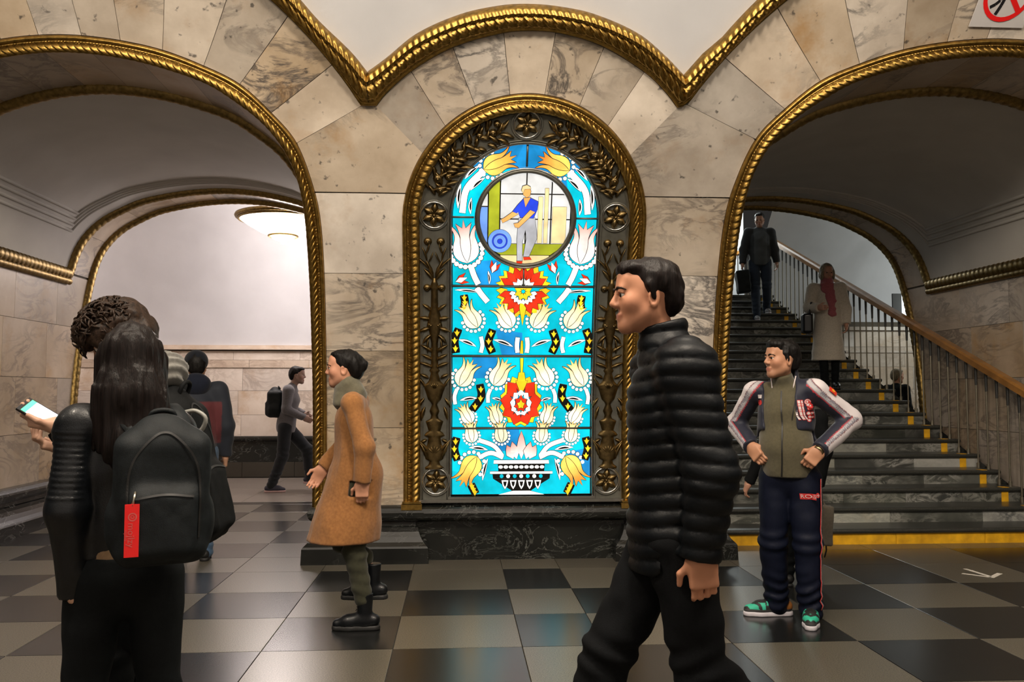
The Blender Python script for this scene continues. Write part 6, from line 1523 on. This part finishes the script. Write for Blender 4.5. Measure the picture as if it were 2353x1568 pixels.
# ------------------------------------------------ people farther off
def walker(label, loc, ang, h, skin, pose, hd=(0, 0, 0), top=None, tr=None, hair=None, shoes=M_rubber, coat_hem=None, arm=(.074, .062, .05), body=(.165, .155, .165), hairp=None, hands_on='LR', sole=M_rubber, vh=.013, amp=.008, tcol=None, legr=(.10, .08, .065), fem=1.):
    j = skel(h, fem); j.update({k: V3(*v) for k, v in pose.items()}); q = h/1.75; hp = []
    for n in hands_on:
        d = j['wr'+n]-j['el'+n]; hp.append(hand_prims(j['wr'+n], d, V3(1 if n == 'R' else -1, 0, 0)+V3(0, .01, .02), .5, .95*q, -1 if n == 'R' else 1))
    o, Rh, oh = person(label, loc, ang, j, hd, skin, hp, q*.97, h=.017, fh=.008, hs=q)
    P = torso(j, body, q, .80, arm, .074, neck=.08)+cuffs(j, hands_on)
    if coat_hem is not None: P += [cap(V3(j['pel'][0], j['pel'][1], coat_hem), j['pel'], body[0]*1.3*q, body[0]*q, .95)]
    sdf_obj('coat' if coat_hem else 'jacket', P, top, o, vh, .03, cuts=[((0, 0, coat_hem+.01 if coat_hem else j['pel'][2]-.09*q), (0, 0, -1))], disp=fold(amp), colf=tcol)
    trousers(o, j, tr, legr, amp=.006, q=q, h=vh)
    for n in 'LR': shoe(o, j['an'+n], j['toe'+n], shoes, sole, q, 'shoe', h=.010)
    hair_cap(o, Rh, oh, hairp or [ell((0, -.028, .048), (.084, .094, .082)), ell((.0, -.075, .0), (.074, .05, .075)), ell((0, .04, .088), (.062, .05, .03)), ell((0, .105, -.005), (.064, .062, .068), sub=True, k=.012)], hair, .008, .004, (50, 50, 30), hs=q)
    return o, j, Rh, oh
M_vtop = vcol('panelled_jacket', .75, .15)
mar = lambda V: np.where((V[:, 2:3] < 1.33) & (V[:, 2:3] > .98) & (np.abs(V[:, 0:1]) < .21), np.array([[.10, .018, .022]]), np.array([[.012, .016, .026]]))
o, jm, Rm, om = walker('person in dark hat and maroon backed jacket walking away through the left arch', (-2.215, 7.66, 0), 108, 1.74, (.45, .25, .16), dict(wrL=(-.22, .16, .92), elL=(-.25, 0, 1.12), knR=(.10, .05, .49), anL=(-.10, .20, .10), toeL=(-.10, .35, .03), knL=(-.10, .14, .50)), top=M_vtop, tr=M_bluejean, hair=M_blackhair, tcol=mar, body=(.18, .175, .185), arm=(.085, .072, .055))
sdf_obj('knit_hat', [ell(om+V3(0, -.01, .045), (.098, .110, .098))], cloth('navy_knit', (.010, .012, .018), .9), o, .009, .02, cuts=[(om+V3(0, 0, -.01), (0, .25, -1))])
sdf_obj('hood', [ell(jm['nek']+V3(0, -.06, .02), (.12, .08, .10))], cloth('navy_hood', (.010, .013, .024), .85), o, .010, .02, disp=fold(.006))
# person hurrying along the platform
gry = cloth('grey_sweatshirt', (.12, .115, .125), .9, .3)
o, jr, Rr, orr = walker('person in grey hooded top and dark trousers hurrying along the platform', (-2.47, 12.75, 0), 2, 1.78, (.30, .19, .15), dict(pel=(0, .05, .92), wai=(0, .07, 1.08), che=(0, .10, 1.28), nek=(0, .13, 1.46), head=(0, .20, 1.64), shL=(-.18, .10, 1.42), shR=(.18, .10, 1.42), elL=(-.22, .05, 1.17), wrL=(-.16, .28, 1.08), elR=(.22, .08, 1.16), wrR=(.14, .32, 1.04), hipL=(-.09, .05, .90), hipR=(.09, .05, .90), knR=(.09, .02, .50), anR=(.09, -.13, .11), toeR=(.09, .03, .03), knL=(-.09, .34, .58), anL=(-.09, .38, .20), toeL=(-.09, .52, .13)), hd=(0, -.05, 0), top=gry, tr=cloth('dark_joggers', (.018, .02, .024), .8), hair=M_blackhair, shoes=plain('navy_trainers', (.03, .03, .05), .6), sole=plain('pink_sole', (.55, .36, .36), .6))
pack('backpack', 'small black daypack on the person hurrying along the platform', (-2.47, 12.75, 0), 2, (0, -.10, 1.25), .28, .42, .20, M_nylon, None, False)
# woman coming down the stairs
cr = cloth('cream_wool', (.46, .41, .34), .9, .3)
o, jw, Rw, ow = walker('woman in long cream coat and pink scarf coming down the stairs', (4.95, 11.52, 1.44), 255, 1.67, (.42, .22, .15), dict(anL=(-.08, .0, .08), toeL=(-.09, .15, .03), knL=(-.085, .06, .47), knR=(.07, .06, .43), anR=(.07, .20, -.06), toeR=(.07, .34, -.114), elR=(.235, .0, 1.10), wrR=(.13, .20, 1.08), wrL=(-.23, .05, .86)), hd=(.2, -.15, 0), top=cr, tr=M_blkcloth, hair=M_greyhair, coat_hem=.37, body=(.18, .17, .17), arm=(.085, .078, .062), legr=(.08, .062, .05), shoes=M_leather,
    hairp=[ell((0, -.03, .045), (.094, .104, .094)), ell((0, -.07, -.03), (.09, .06, .10)), ell((-.078, .02, -.03), (.025, .05, .08)), ell((.078, .02, -.03), (.025, .05, .08)), ell((0, .11, -.02), (.062, .062, .075), sub=True, k=.012)])
sdf_obj('scarf', [cap(jw['nek']+V3(0, 0, 0), jw['nek']+V3(0, .03, .05), .092, .085), cap(jw['nek']+V3(-.02, .11, -.02), jw['nek']+V3(-.04, .155, -.40), .055, .05, .5), cap(jw['nek']+V3(.05, .10, -.02), jw['nek']+V3(-.03, .15, -.2), .05, .045, .5)], cloth('pink_scarf', (.30, .085, .10), .9, .3), o, .010, .03, disp=fold(.008, (20, 20, 30)))
hb = sdf_obj('handbag', [rbox((.27, .02, .88), (.035, .10, .10), None, .03), cap((.25, .10, .98), (.22, .12, 1.15), .012), cap((.25, -.06, .98), (.22, .02, 1.15), .012), cap((.22, .12, 1.15), (.22, .02, 1.15), .012)], M_leather, None, .010, .02); hb.location = (4.95, 11.52, 1.44); hb.rotation_euler = (0, 0, math.radians(255-90)); setp(hb, 'black handbag on the arm of the woman in the cream coat', 'handbag')
# man higher up the stairs
gs = lambda V: np.where((np.abs(V[:, 0:1]) < .11) & (V[:, 1:2] > .02), np.array([[.045, .05, .055]]), np.array([[.010, .012, .014]]))
o, js, Rs, os_ = walker('man in dark open jacket and jeans coming down near the top of the stairs', (5.23, 14.92, 2.736), 258, 1.76, (.38, .20, .13), dict(anL=(-.10, .0, .085), knL=(-.10, .07, .49), knR=(.10, .12, .46), anR=(.10, .26, -.06), toeR=(.10, .40, -.114), wrR=(.30, .05, .88), elR=(.27, 0, 1.13), wrL=(-.28, -.02, .90)), hd=(-.2, -.25, 0), top=M_vtop, tr=cloth('dark_jeans', (.02, .028, .045), .8), hair=M_blackhair, tcol=gs, shoes=plain('grey_trainers', (.25, .25, .26), .6), sole=M_wsole, arm=(.085, .075, .06), body=(.18, .17, .185))
bg = sdf_obj('carrier_bag', [rbox((.30, .08, .56), (.09, .16, .17), rotm(0, 0, .1), .02), cap((.30, .16, .73), (.30, .06, .83), .01), cap((.30, -.02, .73), (.30, .06, .83), .01)], M_nylon, None, .012, .02, disp=fold(.008)); bg.location = (5.23, 14.92, 2.736); bg.rotation_euler = (0, 0, math.radians(258-90)); setp(bg, 'black bag hanging from the hand of the man high on the stairs', 'bag')
# person on the far platform, head seen between the balusters
walker('grey haired person in dark coat standing beyond the balusters on the far platform', (7.40, 14.5, 0), 20, 1.78, (.50, .27, .19), dict(), top=HB, tr=M_blkcloth, hair=M_greyhair, coat_hem=.6)
# person walking close behind the tracksuit man
o, jg, Rg, og = walker('person in dark coat mostly hidden behind the tracksuit man', (2.50, 6.42, 0), 80, 1.50, (.48, .25, .17), dict(wrL=(-.34, .02, .74), elL=(-.24, -.03, .98), wrR=(.16, .03, .72), elR=(.20, -.03, .98)), top=HB, tr=M_blkcloth, hair=M_darkbrown, coat_hem=.55)
tb = sdf_obj('tote_bag', [rbox((.15, -.0, .44), (.085, .035, .13), rotm(0, 0, .06), .015), cap((.10, 0, .58), (.15, 0, .70), .009), cap((.20, 0, .58), (.15, 0, .70), .009)], cloth('taupe_canvas', (.10, .085, .065), .9), None, .009, .02, disp=fold(.005)); tb.location = (2.50, 6.42, 0); tb.rotation_euler = (0, 0, math.radians(80-90)); setp(tb, 'taupe tote bag with dark strap showing beside the tracksuit man\'s thigh', 'bag')
MB().tube([(.20, .0, .33), (.205, .01, .25), (.19, .01, .20)], .006, 6).build('strap', M_zipd, tb, True)

# ------------------------------------------------ sign above the right arch
def wall_decal(name, polys, mats, cols, parent, off):
    V, F = [], []
    for pl in polys:
        b = len(V); P = np.array(pl); V += [tuple(p) for p in wall_pt(P[:, 0], P[:, 1], off)]; F.append(tuple(range(b, len(V))))
    o = mk(name, V, F, mats[0], None)
    for m in mats[1:]: o.data.materials.append(m)
    o.data.polygons.foreach_set('material_index', cols); o.parent = parent; return o
sgn = empty('prohibition_sign', (0, 0, 0), 'white plate with red ring and slash over a black walking figure above right arch', 'sign')
z0, z1, x0, x1 = 4.135, 4.52, 3.785, 4.20
P0 = wall_pt(np.array([x0, x1, x1, x0]), np.array([z0, z0, z1, z1]), .012); P1 = wall_pt(np.array([x0, x1, x1, x0]), np.array([z0, z0, z1, z1]), .02)
mk('plate', list(P0)+list(P1), [(4, 5, 6, 7), (0, 1, 5, 4), (1, 2, 6, 5), (2, 3, 7, 6), (3, 0, 4, 7)], plain('sign_plate', (.60, .58, .58), .4), sgn)
cx_, cz_, kz = 3.995, 4.325, .85
def sp(pts): return [(cx_+x, cz_+y*kz) for x, y in pts]
pol, col = [], []
for k in range(32):
    a0, a1 = k*math.pi/16, (k+1)*math.pi/16; pol.append(sp([(r*math.cos(a), r*math.sin(a)) for r, a in ((.185, a0), (.185, a1), (.155, a1), (.155, a0))])); col.append(0)
wall_decal('ring', pol, [M_red], col, sgn, .028)
pol = [sp(p) for p in strip2([(-.06, .02), (-.05, -.05), (-.075, -.075), (-.11, -.095)], .022)]+[sp(p) for p in strip2([(-.02, -.03), (-.03, -.08), (-.05, -.14)], .024)]+[sp(p) for p in strip2([(-.02, .07), (-.035, -.04)], .045)]+[sp(circ((-.005, .105), .024))]+[sp(p) for p in strip2([(-.03, .06), (-.075, .01)], .016)]+[sp(p) for p in strip2([(-.01, .06), (.04, .02)], .016)]
wall_decal('walking_figure', pol, [plain('sign_ink', (.01, .01, .012), .5)], [0]*len(pol), sgn, .0275)
wall_decal('slash', [sp([(-.13, .105), (-.105, .13), (.13, -.105), (.105, -.13)][::1])], [M_red], [0], sgn, .0285)
